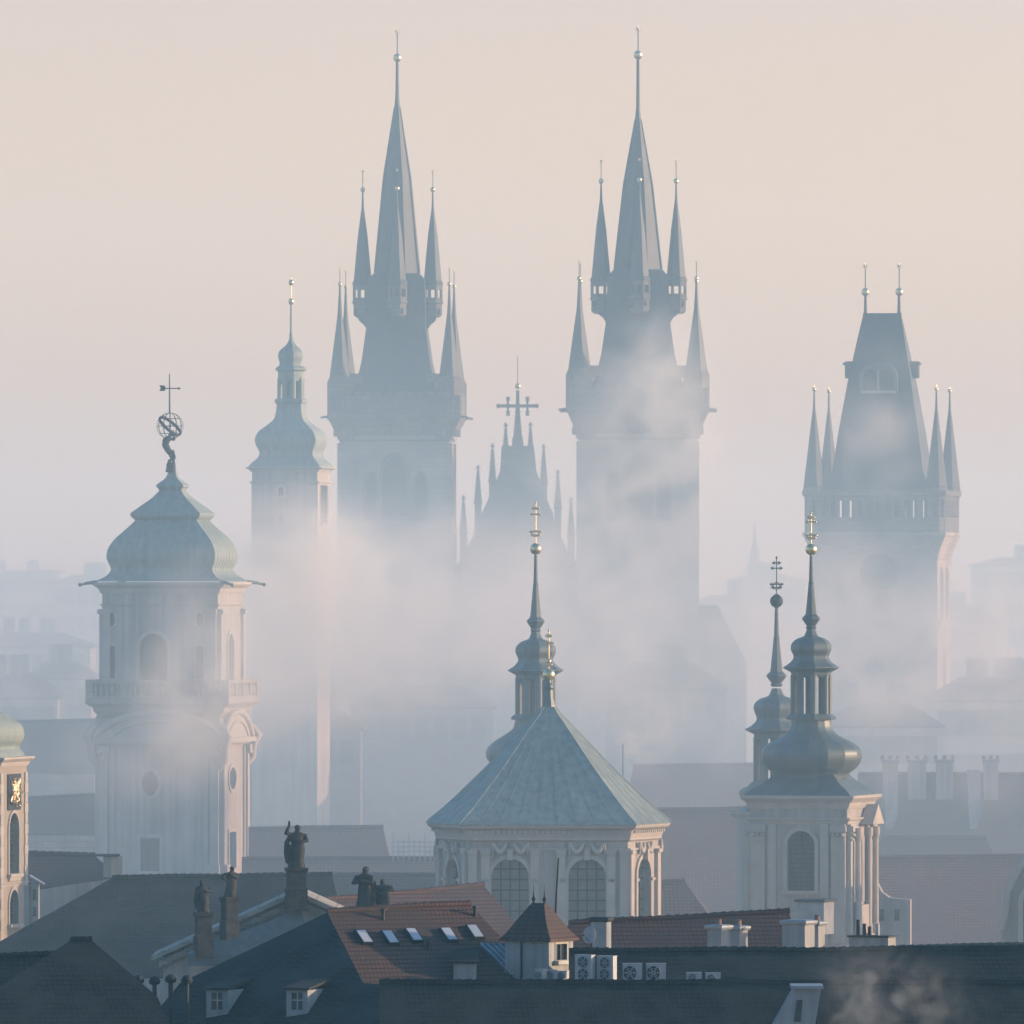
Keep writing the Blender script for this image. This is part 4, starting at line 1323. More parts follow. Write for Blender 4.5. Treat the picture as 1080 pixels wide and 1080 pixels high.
# far pointed spire
d = 1500; s = d / F; Zr = lambda r: H - (r - HR) * s
fs_ = thing('church_spire', 'tiny faint pointed spire far off in the haze left of the town hall tower', 'tower', ((796 - 540) * s, d, 0))
mb = MB(); mb.sq([(7 * s, 7 * s, 0), (7 * s, 7 * s, Zr(598)), (8 * s, 8 * s, Zr(597)), (8 * s, 8 * s, Zr(595))]); mb.build('wall', 'stone', fs_)
mb = MB(); mb.lathe([(7.5 * s, Zr(596)), (4 * s, Zr(580)), (1.2 * s, Zr(566)), (0.5 * s, Zr(553))], 8); mb.build('spire', 'slate', fs_)

# middle distance ------------------------------------------------------------------------------
r, rf_, f3, o = house('long roof with two white fire walls and four ridge chimneys at the right edge',
    [[(905, 817, 724), (1110, 817, 724), (1110, 905, 719), (905, 905)]], 'tile_red', 'plaster')
for px in (938.5, 1026.5):
    fw = MB()
    s = 722 / F
    n = f3[0][1]
    yv = P(px, 817, 724)
    for k in (0,):
        a = P(px, 812, 723.6) - o; b = P(px, 874, 720.2) - o
        out = n * 0.35
        fw.M = Matrix.Translation((a.x, 0, 0))
        fw.add([(-6.5 * s, a.y - .3, a.z), (6.5 * s, a.y - .3, a.z), (6.5 * s, b.y - .6, b.z + 0.9), (0.0, b.y - .6, b.z), (-6.0 * s, b.y - .6, b.z),
                (-6.5 * s, a.y + 1.0, a.z), (6.5 * s, a.y + 1.0, a.z), (6.5 * s, b.y + 1.2, b.z + 0.9), (0.0, b.y + 1.2, b.z), (-6.0 * s, b.y + 1.2, b.z)],
               [(0, 1, 2, 3, 4), (9, 8, 7, 6, 5), (0, 5, 6, 1), (1, 6, 7, 2), (2, 7, 8, 3), (3, 8, 9, 4), (4, 9, 5, 0)])
    fw.build('fire_wall', 'white', r)
for px, w_ in ((939, 16), (967, 19), (996, 18), (1045, 15)):
    chimney(r, o, px, 800, 820, 723, w_, 1.0, 0.0, 'plaster', 'metal', 3)
dmr = MB()
house('dark roof mass below the white fire walls, right of the columned tower',
    [[(915, 905, 640), (1120, 903, 640), (1120, 1010, 634), (915, 1010)]], 'tile_clay', 'plaster')
house('low ridge roof between fire-wall house and dark roof at right',
    [[(930, 884, 690), (1040, 884, 690), (1055, 920, 687.5), (915, 920)]], 'tile_red', 'white')
house('faded red roof between the eight-sided church and the columned tower',
    [[(655, 856, 665), (800, 852, 665), (800, 975, 658), (640, 975)]], 'tile_clay', 'plaster')
house('small red hipped roof at the right foot of the eight-sided church',
    [[(690, 932, 600), (722, 930, 600), (755, 975, 597.2), (660, 975)]], 'tile_clay', 'plaster')
house('misty roof right of the eight-sided church, with smoking chimney',
    [[(668, 808, 760), (800, 806, 760), (800, 860, 756), (660, 860)]], 'tile_clay', 'plaster')
r, rf_, f3, o = house('pinkish long roof between observatory tower and eight-sided church, farthest of three',
    [[(262, 874, 690), (404, 872, 690), (412, 910, 687.6), (262, 910)]], 'tile_pink', 'plaster')
house('grey low roof with terrace railing left of the eight-sided church',
    [[(255, 906, 655), (470, 906, 655), (470, 945, 652.6), (255, 945)]], 'tile_pink', 'plaster')
house('dim roof just behind the two small statues, lowest of three',
    [[(258, 925, 610), (470, 923, 610), (470, 965, 607.4), (258, 965)]], 'tile_brown', 'plaster')
# terrace railing / scaffold
d = 648; s = d / F
rl = thing('terrace_railing', 'thin white metal railing on a roof terrace left of the eight-sided church', 'railing', P(437, 908, d))
mb = MB()
for row in (888, 893, 898, 903):
    mb.box((0, 0, (908 - row) * s), (47 * s, 0.05, 0.05))
for k in range(9):
    mb.box(((k - 4) * 5.6 * s, 0, (908 - (897 if k % 3 else 893)) * s), (0.05, 0.05, (22 if k % 3 else 30) * s))
mb.build('rails', 'acwhite', rl)

# left middle distance
house('dull house with light eaves line left of the observatory tower base',
    [[(15, 762, 800), (110, 760, 800), (100, 815, 796), (15, 815)]], 'tile_brown', 'stone_mid')
house('pale-walled house under the light eaves, left of the observatory tower base',
    [[(15, 843, 720), (115, 838, 720), (112, 880, 717), (15, 880)]], 'tile_brown', 'stone_mid')
r, rf_, f3, o = house('reddish low hipped roof with a small sunlit dormer wall, right of the cream tower',
    [[(30, 900, 575), (100, 903, 575), (122, 925, 573.4), (20, 940)]], 'tile_brown', 'plaster')
mb = MB()
s = 572 / F
c = P(119, 920, 572) - o
mb.box((c.x, c.y, c.z + 6 * s), (10 * s, 1.0, 22 * s), 0, -0.6)
mb.box((c.x - 22 * s, c.y + 0.2, c.z + 18 * s), (58 * s, 1.5, 2.2 * s), 1)
mb.build('dormer', ['plaster_warm', 'tile_dark'], r)
mb = MB()
ws = thing('roof_cabin', 'narrow sunlit white cabin beside the foot of the cream tower at left', 'cabin', P(34, 965, 556))
s = 556 / F
mb.box((-5 * s, 0, 9 * s), (5 * s, 1.4, 44 * s), 0); mb.box((3 * s, 0.2, 11 * s), (8 * s, 1.5, 50 * s), 0)
mb.build('wall', 'white', ws)
mb = MB()
mb.box((3 * s, -0.6, 22 * s), (3.0 * s, 0.1, 12 * s), 0); mb.box((3 * s, -0.6, 4 * s), (3.0 * s, 0.1, 10 * s), 0); mb.build('window', 'glass', ws)
mb = MB()
mb.M = Matrix.Translation((5 * s, 0, 37 * s)) @ Matrix.Rotation(0.55, 4, 'Y'); mb.box((0, 0, 0), (18 * s, 1.6, 1.4 * s)); mb.build('roof', 'metal', ws)

# the great dark roof at left, a baroque temple-front with statues
house('very broad dark hipped roof at left, below the observatory tower',
    [[(118, 926, 545), (350, 923, 545), (380, 1030, 539.5), (118, 1030), (-20, 1030), (-10, 1000)]], 'tile_dark', 'plaster')
d = 505; s = d / F; Zr = lambda r: H - (r - HR) * s
pf = thing('gabled_church', 'grey gabled church front with pale raking cornice carrying dark statues', 'church', ((313 - 540) * s, d, 0))
X = lambda px: (px - 313) * s
mb = MB()
mb.prism([(X(172), 0), (X(372), 0), (X(372), Zr(968)), (X(313), Zr(943)), (X(172), Zr(1006))], 6.0, 0, 0)
mb.build('wall', 'plaster', pf)
mb = MB()
def rake(a, b, t, y0, dep, mat):
    (xa, za), (xb, zb) = a, b
    mb.add([(xa, y0, za), (xb, y0, zb), (xb, y0, zb - t), (xa, y0, za - t), (xa, y0 + dep, za), (xb, y0 + dep, zb), (xb, y0 + dep, zb - t), (xa, y0 + dep, za - t)],
           [(0, 1, 2, 3), (7, 6, 5, 4), (0, 4, 5, 1), (1, 5, 6, 2), (2, 6, 7, 3), (3, 7, 4, 0)], mat)
rake((X(160), Zr(1008)), (X(313), Zr(939)), 5 * s, -0.55, 7, 0)
rake((X(313), Zr(939)), (X(380), Zr(969)), 5 * s, -0.56, 7, 0)
rake((X(168), Zr(1014)), (X(313), Zr(947)), 6 * s, -0.25, 0.6, 0)
rake((X(313), Zr(947)), (X(374), Zr(975)), 6 * s, -0.26, 0.6, 0)
mb.build('cornice', 'stone_mid', pf)
mb = MB()      # sheet metal roof slope in front of the gable
mb.add([(X(200), -3.2, Zr(1004)), (X(330), -3.2, Zr(1004)), (X(318), -0.6, Zr(957)), (X(205), -0.6, Zr(1000)), (X(318), 0.3, Zr(962)), (X(205), 0.3, Zr(1010)), (X(200), -3.2, Zr(1016)), (X(330), -3.2, Zr(1016))],
       [(0, 1, 2, 3), (3, 2, 4, 5), (0, 6, 7, 1), (5, 4, 7, 6), (1, 7, 4, 2), (0, 3, 5, 6)])
mb.build('porch_roof', 'copper_dark', pf)

def robed(mb, h, lean=0.0, tilt=0.0, arms='fold', seed=0):
    """standing draped figure of height h, feet at the origin"""
    rr = random.Random(seed)
    rings = []
    for z, rx, ry, dx in ((0.0, .155, .13, 0), (.04, .15, .125, 0), (.15, .125, .105, .0), (.28, .125, .105, .012), (.42, .13, .105, .02), (.52, .125, .10, .015), (.60, .105, .085, .0), (.68, .125, .09, -.008), (.76, .14, .09, -.005), (.815, .115, .075, 0), (.84, .05, .045, 0), (.87, .04, .04, .0)):
        ring = []
        for i in range(20):
            a = 2 * pi * i / 20
            fold = 1 + (0.10 * sin(5 * a + seed) + 0.06 * sin(9 * a + 2 * seed)) * max(0, 1 - z / 0.62)
            ring.append(((rx * fold * cos(a) + dx + lean * z) * h, ry * fold * sin(a) * h, z * h))
        rings.append(ring)
    mb.loft(rings, 0, True)
    hx = lean * .93 + tilt
    ell(mb, (hx * h, -.01 * h, .925 * h), .055 * h, .062 * h, .075 * h)
    ell(mb, (hx * h, .02 * h, .95 * h), .06 * h, .06 * h, .06 * h)          # hair
    ell(mb, (hx * h, -.068 * h, .92 * h), .012 * h, .02 * h, .016 * h)        # nose
    sh = .79
    def arm(sx, e, w_):
        S = Vector((sx * .125 + lean * sh, 0, sh)) * h
        E = Vector(e) * h; Wd = Vector(w_) * h
        mb.tube([S, S.lerp(E, .5), E, E.lerp(Wd, .5), Wd], [.052 * h, .048 * h, .042 * h, .036 * h, .026 * h], 0, 9)
        ell(mb, Wd + (Wd - E).normalized() * .025 * h, .028 * h, .022 * h, .034 * h, 8)
    if arms == 'raise':
        arm(-1, (-.20, -.06, .80), (-.155, -.10, .98)); arm(1, (.19, -.03, .62), (.07, -.12, .60))
        ell(mb, (-.15 * h, -.1 * h, 1.05 * h), .03 * h, .02 * h, .07 * h, 8)
    elif arms == 'hip':
        arm(-1, (-.21, -.02, .62), (-.10, -.10, .54)); arm(1, (.19, -.05, .62), (.06, -.14, .68))
    else:
        arm(-1, (-.17, -.05, .62), (.0, -.15, .66)); arm(1, (.17, -.05, .62), (.02, -.15, .70))
    # cloak falling from one shoulder
    sd_ = -1 if seed % 2 else 1
    mb.tube([Vector((sd_ * .1 + lean * .8, .05, .80)) * h, Vector((sd_ * .16, .06, .6)) * h, Vector((sd_ * .17, .05, .35)) * h, Vector((sd_ * .15, .03, .1)) * h], [.035 * h, .05 * h, .055 * h, .04 * h], 0, 10)

def statue(label, px, row_top, row_feet, row_ped, d, arms, lean, seed, rz=0.0, ped_w=13, fat=1.0):
    s = d / F
    base = P(px, row_ped, d)
    t = thing('statue', label, 'statue', base, rz, 'stone statues on the church front')
    hp = (row_ped - row_feet) * s
    if hp > 0.02:
        pm = MB(); w_ = ped_w * s / 2
        pm.sq([(w_ * 1.15, w_ * 1.15, -0.8), (w_ * 1.15, w_ * 1.15, hp * 0.15), (w_, w_, hp * 0.2), (w_, w_, hp * 0.8), (w_ * 1.2, w_ * 1.2, hp * 0.88), (w_ * 1.2, w_ * 1.2, hp)])
        pm.build('pedestal', 'statue', t)
    fg = MB()
    robed(fg, (row_feet - row_top) * s, lean, lean * 0.3, arms, seed)
    if fat != 1.0:
        fg.v = [(x * fat, y * fat, z) for x, y, z in fg.v]
    remeshed(fg, 'figure', 'statue', t, (0, 0, hp - 0.01), 0.035)
    return t

statue('large dark statue with raised arm on the gable peak of the church front', 312.5, 870, 915, 941, 504, 'raise', 0.02, 1, 0.2, 18, 1.3)
statue('dark bowed statue on tall pedestal on the left slope of the gable, nearer the peak', 242, 914, 946, 976, 503, 'hip', 0.06, 2, 0.5, 13.5, 1.35)
statue('dim dark statue lowest on the left slope of the gable', 214.5, 928, 962, 992, 502, 'fold', -0.03, 3, 0.3, 15, 1.3)
statue('slim dark statue behind the ridge of the skylight roof, taller of the two', 383.5, 914, 960, 966, 500, 'fold', 0.03, 4, -0.4, 12, 1.35)
statue('short hunched dark statue behind the ridge of the skylight roof', 406, 927, 960, 966, 500, 'hip', -0.04, 5, -0.2, 12, 1.5)
mb = MB()      # parapet carrying the two right-hand statues
s = 500 / F
pp = thing('church_parapet', 'dark stone parapet wall under the two small statues', 'wall', P(392, 966, 500))
mb.box((0, 0.0, -P(0, 966, 500).z / 2), (62 * s, 1.2, P(0, 966, 500).z)); mb.build('wall', 'statue', pp)
mb = MB(); cornice(mb, 31 * s, 0.6, -0.25, 0.24, 0.15); mb.build('cornice', 'statue', pp)

# foreground roofs ------------------------------------------------------------------------------
house('faded orange-red roof behind the skylight roof', [[(340, 950, 524), (510, 934, 529), (556, 988, 525.2), (340, 1002)]], 'tile_red', 'plaster')
r, rf_, f3, o = house('reddish tiled roof with slanting skylights and a small dormer',
    [[(345, 961, 452), (495, 954, 455.4), (383, 1037, 449.4), (395, 1060), (607, 1060)][0:2] + [(383, 1037, 449.4), (395, 1061), (608, 1061)]][0:1] if False else
    [[(345, 961, 452), (383, 1037, 449.4), (495, 954, 455.4)]][0:0] or [[(345, 961, 452.0), (495, 954, 455.4), (600, 1060, 450.7), (395, 1061)]], 'tile_brown', 'plaster')
# skylights
for px, row in ((383.5, 990), (411, 990.5), (436, 988), (473, 987.5), (500.5, 984.5)):
    M = roof_frame(f3, 0, px, row)
    M = Matrix.Translation(-o) @ M
    fr = MB(); fr.M = M
    fr.box((0, 0, 0.05), (0.52, 0.95, 0.16), 0)
    fo = fr.build('skylight', 'iron', r)
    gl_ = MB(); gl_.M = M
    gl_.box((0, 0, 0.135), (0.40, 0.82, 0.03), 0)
    gl_.build('pane', 'glass_sky_paint', fo)
# shed dormer
M = Matrix.Translation(-o) @ roof_frame(f3, 0, 490, 1024)
mb = MB()
c = M.translation
mb.add([c + Vector(v) for v in ((-0.45, -0.9, -0.6), (0.48, -0.9, -0.6), (0.48, -0.9, 0.32), (-0.45, -0.9, 0.32), (-0.45, 3.0, 0.9), (0.48, 3.0, 0.9), (0.48, 3.0, -0.6), (-0.45, 3.0, -0.6))],
       [(0, 1, 2, 3), (4, 5, 6, 7), (0, 3, 4, 7), (1, 6, 5, 2), (0, 7, 6, 1)], 0)
mb.add([c + Vector(v) for v in ((-0.55, -1.02, 0.34), (0.58, -1.02, 0.34), (0.58, 3.1, 1.0), (-0.55, 3.1, 1.0), (-0.55, -1.02, 0.45), (0.58, -1.02, 0.45), (0.58, 3.1, 1.11), (-0.55, 3.1, 1.11))],
       [(0, 1, 5, 4), (1, 2, 6, 5), (2, 3, 7, 6), (3, 0, 4, 7), (4, 5, 6, 7), (3, 2, 1, 0)], 1)
mb.build('dormer', ['white', 'tile_dark'], r)
# glazed roof panel
pg = [Vector(on_roof(f3, 0, x, y)[0]) - o + f3[0][1] * 0.12 for x, y in ((506, 998), (531, 998), (560, 1028), (538, 1030))]
n = f3[0][1]
mb = MB()
mb.add(pg + [v - n * 0.14 for v in pg], [(0, 1, 2, 3), (0, 4, 5, 1), (1, 5, 6, 2), (2, 6, 7, 3), (3, 7, 4, 0)])
gp = mb.build('roof_glazing', 'solar', r)
mb = MB()
for t in (0, 0.25, 0.5, 0.75, 1):
    mb.tube([pg[0].lerp(pg[1], t) + n * 0.03, pg[3].lerp(pg[2], t) + n * 0.03], 0.03, 0, 4)
for t in (0, 0.66, 1):
    mb.tube([pg[0].lerp(pg[3], t) + n * 0.03, pg[1].lerp(pg[2], t) + n * 0.03], 0.035, 0, 4)
mb.build('glazing_bar', 'acwhite', gp)
for px, row in ((404, 969), (501, 966), (452, 1001)):     # small vents
    M = Matrix.Translation(-o) @ roof_frame(f3, 0, px, row)
    mb = MB(); mb.M = Matrix.Translation(M.translation)
    mb.lathe([(0.07, -0.1), (0.07, 0.3), (0.13, 0.32), (0.1, 0.42)], 10); mb.build('vent', 'iron', r)

# dark roof with two white dormers at the bottom left of centre
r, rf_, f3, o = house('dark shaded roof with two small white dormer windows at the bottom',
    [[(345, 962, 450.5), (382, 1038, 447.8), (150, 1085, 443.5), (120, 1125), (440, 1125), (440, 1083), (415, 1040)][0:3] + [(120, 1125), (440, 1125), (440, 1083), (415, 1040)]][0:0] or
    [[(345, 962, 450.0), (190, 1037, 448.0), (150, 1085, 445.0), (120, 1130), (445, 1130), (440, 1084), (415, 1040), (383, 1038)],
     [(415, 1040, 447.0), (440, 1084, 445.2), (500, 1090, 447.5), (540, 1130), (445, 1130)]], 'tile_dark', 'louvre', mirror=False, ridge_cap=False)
for px in (231.5, 316):
    s = 445 / F
    c = on_roof(f3, 0, px, 1066)[0] - o + Vector((-0.1, -0.35, 0))
    mb = MB()
    mb.M = Matrix.Translation(c) @ Matrix.Rotation(-0.35, 4, 'Z')
    hw_ = 12 * s
    mb.hole_panel([(-hw_, -0.5), (hw_, -0.5), (hw_, 22 * s), (-hw_, 22 * s)], [arch(0, 0.05, 12.5 * s, 18 * s, 'rect')], 0.12)
    mb.add([(-hw_, 0, -.5), (-hw_, 2.4, -.5), (-hw_, 2.4, 22 * s), (-hw_, 0, 22 * s)], [(0, 1, 2, 3)])
    mb.add([(hw_, 0, -.5), (hw_, 2.4, -.5), (hw_, 2.4, 22 * s), (hw_, 0, 22 * s)], [(0, 1, 2, 3)])
    mb.add([(-hw_ - .1, -.12, 22 * s), (hw_ + .1, -.12, 22 * s), (hw_ + .1, 2.6, 30 * s), (-hw_ - .1, 2.6, 30 * s), (-hw_ - .1, -.12, 22 * s + .1), (hw_ + .1, -.12, 22 * s + .1), (hw_ + .1, 2.6, 30 * s + .1), (-hw_ - .1, 2.6, 30 * s + .1)],
           [(0, 1, 5, 4), (1, 2, 6, 5), (2, 3, 7, 6), (3, 0, 4, 7), (4, 5, 6, 7), (3, 2, 1, 0)], 1)
    dd = mb.build('dormer', ['white', 'tile_dark'], r)
    gl_ = MB(); gl_.M = Matrix.Translation(c) @ Matrix.Rotation(-0.35, 4, 'Z')
    gl_.box((0, 0.1, 0.05 + 9 * s), (12.4 * s, 0.03, 17.8 * s), 0)
    gl_.box((0, 0.07, 0.05 + 9 * s), (0.05, 0.04, 17.8 * s), 1); gl_.box((0, 0.065, 0.05 + 10 * s), (12.4 * s, 0.035, 0.05), 1)
    gl_.build('window', ['glass', 'acwhite'], dd)
for px, row in ((146, 1041), (163, 1042), (180, 1040), (197, 1041)):    # hooded chimney pots
    s = 440 / F
    c = P(px, row, 442) - o
    mb = MB(); mb.M = Matrix.Translation(c)
    mb.lathe([(0.09, -1.6), (0.09, 0.12), (0.2, 0.16), (0.24, 0.28), (0.17, 0.42), (0.05, 0.48)], 12, smooth=False)
    mb.build('chimney_pot', 'iron', r)

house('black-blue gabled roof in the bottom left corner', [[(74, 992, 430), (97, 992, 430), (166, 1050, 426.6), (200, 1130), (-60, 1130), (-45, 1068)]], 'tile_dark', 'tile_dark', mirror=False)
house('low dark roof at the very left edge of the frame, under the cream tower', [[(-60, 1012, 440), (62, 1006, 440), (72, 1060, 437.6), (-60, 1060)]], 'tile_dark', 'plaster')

# bottom roofs
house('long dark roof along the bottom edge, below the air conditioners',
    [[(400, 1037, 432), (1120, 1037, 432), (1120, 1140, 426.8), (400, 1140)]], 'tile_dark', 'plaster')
r, rf_, f3, o = house('dark brown roof at lower right with a white triangular dormer',
    [[(600, 1004, 450), (1120, 1000, 450), (1120, 1060, 446.7), (600, 1060)]], 'tile_dark', 'plaster')
mb = MB()
s = 428 / F
td = MB(); c = P(840, 1062, 428) - o
td.prism([((812 - 840) * s, -25 * s), ((858 - 840) * s, -25 * s), ((866 - 840) * s, 21 * s), ((838 - 840) * s, 21 * s)], 2.2, 0, -0.6)
td.prism([((834 - 840) * s, 19.5 * s), ((868 - 840) * s, 19.5 * s), ((868 - 840) * s, 23 * s), ((834 - 840) * s, 23 * s)], 2.5, 1, -0.75)
td.prism([((837 - 840) * s, -15 * s), ((844 - 840) * s, -15 * s), ((846 - 840) * s, 8 * s), ((840 - 840) * s, 8 * s)], 0.05, 2, -0.64)
td.M = Matrix.Identity(4)
td_o = td.build('dormer', ['white', 'metal', 'glass'], r, c)
mb = MB(); c2 = P(1050, 1063, 440) - o
mb.box(c2, (44 * s, 0.6, 3 * s)); mb.build('gutter', 'metal', r)

r, rf_, f3, o = house('reddish roof right of the little turret, chimneys at its right end',
    [[(600, 974, 474), (832, 962, 476), (845, 1010, 473.3), (600, 1016)]], 'tile_brown', 'plaster')
chimney(r, o, 758, 974, 1004, 466, 17, 0.75, -0.55, 'white', 'metal', 1)
chimney(r, o, 779, 975, 1002, 469, 12, 0.7, -0.55, 'white', 'metal', 1)
chimney(r, o, 842, 969, 999, 466, 27, 0.9, -0.5, 'white', 'metal', 0)
chimney(r, o, 862, 970, 999, 469, 10, 0.6, -0.5, 'white', 'metal', 1)
chimney(r, o, 634, 966, 985, 470, 17, 0.7, -0.3, 'metal', 'iron', 0)

# plant room and clutter near the columned tower
d = 556; s = d / F
pr = thing('roof_cabin', 'dark flat-roofed cabin in front of the columned tower', 'cabin', P(860, 972, d), -0.35)
mb = MB(); mb.box((0, 0, 4 * s), (30 * s, 1.6, 34 * s)); mb.box((-30 * s, 0, 12 * s), (28 * s, 1.2, 2 * s)); mb.build('wall', 'metal', pr)
mb = MB(); mb.box((0, 0, 22.5 * s), (34 * s, 1.9, 3 * s)); mb.build('roof', 'iron', pr)
d = 592; s = d / F
pw = thing('parapet_wall', 'pale scrolled parapet block at the right foot of the columned tower', 'wall', P(938, 985, d), -0.1)
mb = MB()
mb.prism([(-22 * s, -14), (22 * s, -14), (22 * s, 36 * s), (0, 38 * s), (-8 * s, 44 * s), (-14 * s, 56 * s), (-17 * s, 76 * s), (-22 * s, 76 * s)], 1.2, 0)
mb.build('wall', 'plaster', pw)
for x in (-8, 8):
    mb = MB(); mb.box((x * s, -0.03, 20 * s), (5 * s, 0.1, 12 * s)); mb.build('window', 'glass', pw)
# right edge church gable
d = 575; s = d / F; Zr = lambda r: H - (r - HR) * s
rg = thing('church_gable', 'cream baroque gable with arched window at the right edge', 'church', ((1096 - 540) * s, d, 0), radians(-8))
mb = MB()
oh = [(-40 * s, 0), (40 * s, 0), (40 * s, Zr(980)), (35 * s, Zr(940)), (26 * s, Zr(925)), (18 * s, Zr(912)), (0, Zr(902)), (-18 * s, Zr(912)), (-26 * s, Zr(925)), (-33 * s, Zr(940)), (-36 * s, Zr(965)), (-40 * s, Zr(980))]
hole = arch(0, Zr(1010), 34 * s, 75 * s)
mb.hole_panel(oh, [hole], 0.4)
mb.prism([(x, z) for x, z in oh], 3.0, 0, 0.45)
mb.build('wall', 'plaster_warm', rg)
window(rg, Matrix.Identity(4), hole, 0.4, 0.25, (2, 5), proud=0.15)
mb = MB()
mb.tube([(x * 1.02, -0.1, z) for x, z in oh[2:]], 0.22, 0, 6)
mb.build('cornice', 'trim', rg)
house('long dark eaves roof at right in front of the cream gable', [[(945, 1000, 520), (1120, 996, 520), (1120, 1030, 518.2), (945, 1030)]], 'tile_dark', 'plaster')

# clutter at (880-950, 985-1010)
d = 470; s = d / F
cl = thing('roof_chimney', 'low dark chimney block with little pots and one white pipe, right of the white chimneys', 'chimney', P(920, 1010, d), -0.4)
mb = MB(); mb.box((0, 0, 5 * s), (44 * s, 0.9, 34 * s), 0)
mb.box((0, 0, 22.6 * s), (47 * s, 1.05, 2 * s), 1)
mb.build('stack', ['white', 'iron'], cl)
for x, hgt, mt in ((-16, 16, 'iron'), (-9, 12, 'iron'), (-3, 9, 'iron'), (6, 12, 'acwhite')):
    mb = MB(); mb.lathe([(0.08, 0), (0.07, hgt * s), (0.1, hgt * s + 0.03)], 10, 0, (x * s, 0)); mb.build('chimney_pot', mt, cl, (0, 0, 23 * s))

# ------------------------------------------------------------------ little turret house with two finials
d = 452; s = d / F; Zr = lambda r: H - (r - HR) * s
tt = thing('roof_turret', 'small blue-white turret with dark pyramid roof and two pointed finials', 'turret', ((568.5 - 540) * s, d, 0), radians(-29))
hw = 26.5 * s
tower_wall(tt, hw, hw, Zr(1110), Zr(991), 'white', {
    'right': [(arch(0, Zr(1012), 24 * s, 17 * s, 'rect'), dict(frame_w=0.06, bars=(1, 0), proud=0.03, sill=True))]}, 0.15)
mb = MB()
mb.sq([(31 * s, 31 * s, Zr(992)), (31 * s, 31 * s, Zr(990)), (24.5 * s, 24.5 * s, Zr(982)), (17 * s, 16 * s, Zr(969)), (9 * s, 5 * s, Zr(955)), (7.6 * s, 1.5 * s, Zr(952.5))])
mb.build('roof', 'tile_brown', tt)
fm = MB()
fm.lathe([(1.6 * s, 0), (1.0 * s, 2 * s), (2.3 * s, 4.5 * s), (1.0 * s, 7 * s), (0.4 * s, 12 * s), (0.15 * s, 21 * s)], 10, smooth=False)
f1 = fm.build('finial', 'iron', tt, (-6.5 * s, 0, Zr(953)))
dup(f1, tt, (6.5 * s, 0, Zr(953)))
mb = MB(); mb.tube([(-6 * s, -hw - .05, Zr(992)), (-6 * s, -hw - .05, Zr(1050))], 0.04, 0, 6); mb.build('downpipe', 'iron', tt)

# ------------------------------------------------------------------ roof equipment
def air_unit(label, px, row_top, row_foot, w_px, d, rz=0.0, fans=1):
    s = d / F
    t = thing('air_conditioner', label, 'air conditioner', P(px, row_foot, d), rz, 'air conditioner units on the roof edge')
    hgt = (row_foot - row_top) * s; w_ = w_px * s; dep = 0.36
    mb = MB()
    mb.box((0, 0, hgt / 2 + 0.04), (w_, dep, hgt - 0.08))
    mb.box((0, 0, hgt - 0.01), (w_ + 0.03, dep + 0.03, 0.03))
    for sx in (-1, 1):
        mb.box((sx * w_ * 0.36, 0, 0.0), (0.08, dep, 0.08))
    mb.build('casing', 'acwhite', t)
    for k in range(fans):
        z = hgt * (0.5 if fans == 1 else (0.28 + 0.45 * k))
        x = -w_ * 0.14 if fans == 1 else 0
        r = min(w_ * 0.36, hgt * (0.36 if fans == 1 else 0.2))
        fm = MB(); fm.M = Matrix.Translation((x, -dep / 2, z)) @ Matrix.Rotation(pi / 2, 4, 'X')
        fm.lathe([(r, -0.01), (r, 0.03)], 24, 0)
        for q_ in (0.35, 0.65, 1.0):
            fm.ring((0, 0, 0.045), r * q_, 0.012, 1, None, 24, 4)
        for b in range(6):
            fm.box((r * 0.5 * cos(b * pi / 3), r * 0.5 * sin(b * pi / 3), 0.034), (r * 0.9, 0.05, 0.012), 1, b * pi / 3)
        fm.build('fan', ['dark', 'metal'], t)
    return t
air_unit('small white air conditioner at the foot of the turret, leftmost of the row', 571, 1022, 1034, 9.5, 441, -0.5)
air_unit('small dim air conditioner second in the row below the turret', 583, 1023, 1034, 9.5, 441.2, -0.4)
air_unit('small dim air conditioner third in the row below the turret', 594.5, 1024, 1034, 8.5, 441.4, -0.4)
air_unit('tall narrow air conditioner under the satellite dish, left of the tall pair', 617, 1007, 1035, 19, 441, -0.45, 2)
air_unit('tall narrow air conditioner, right of the tall pair', 640, 1008, 1035, 19, 441, -0.45, 2)
air_unit('broad white air conditioner with round dark fan, left of the square pair', 667, 1016, 1035.5, 20.5, 440, 0.0)
air_unit('broad white air conditioner with round dark fan, right of the square pair', 692, 1016, 1035.5, 20.5, 440, 0.0)
air_unit('low air conditioner on the dark roof, left of the last two', 732, 1025.5, 1036.5, 15.5, 440, 0.05)
air_unit('low air conditioner on the dark roof, right of the last two', 752, 1026, 1037, 15.5, 440, 0.05)
s = 442 / F
dk = thing('roof_platform', 'dark flat roof deck strip carrying the air conditioners', 'platform', P(660, 1036, 442))
mb = MB(); mb.box((0, 0.9, -0.45), (230 * s, 3.6, 0.86)); mb.build('deck', 'metal', dk)
sd_ = thing('satellite_dish', 'round grey satellite dish beside the turret', 'satellite dish', P(623, 986, 455), -0.5)
mb = MB(); mb.M = Matrix.Translation((0, -0.1, 0)) @ Matrix.Rotation(radians(78), 4, 'X')
mb.loft([[(0.30 * k / 5 * cos(2 * pi * i / 24), 0.36 * k / 5 * sin(2 * pi * i / 24), 0.10 * (k / 5) ** 2 - 0.1) for i in range(24)] for k in range(1, 6)] + [[(0.30 * k / 5 * cos(2 * pi * i / 24), 0.36 * k / 5 * sin(2 * pi * i / 24), 0.10 * (k / 5) ** 2 - 0.08) for i in range(24)] for k in range(5, 0, -1)], 0, True)
mb.build('dish', 'acwhite', sd_)
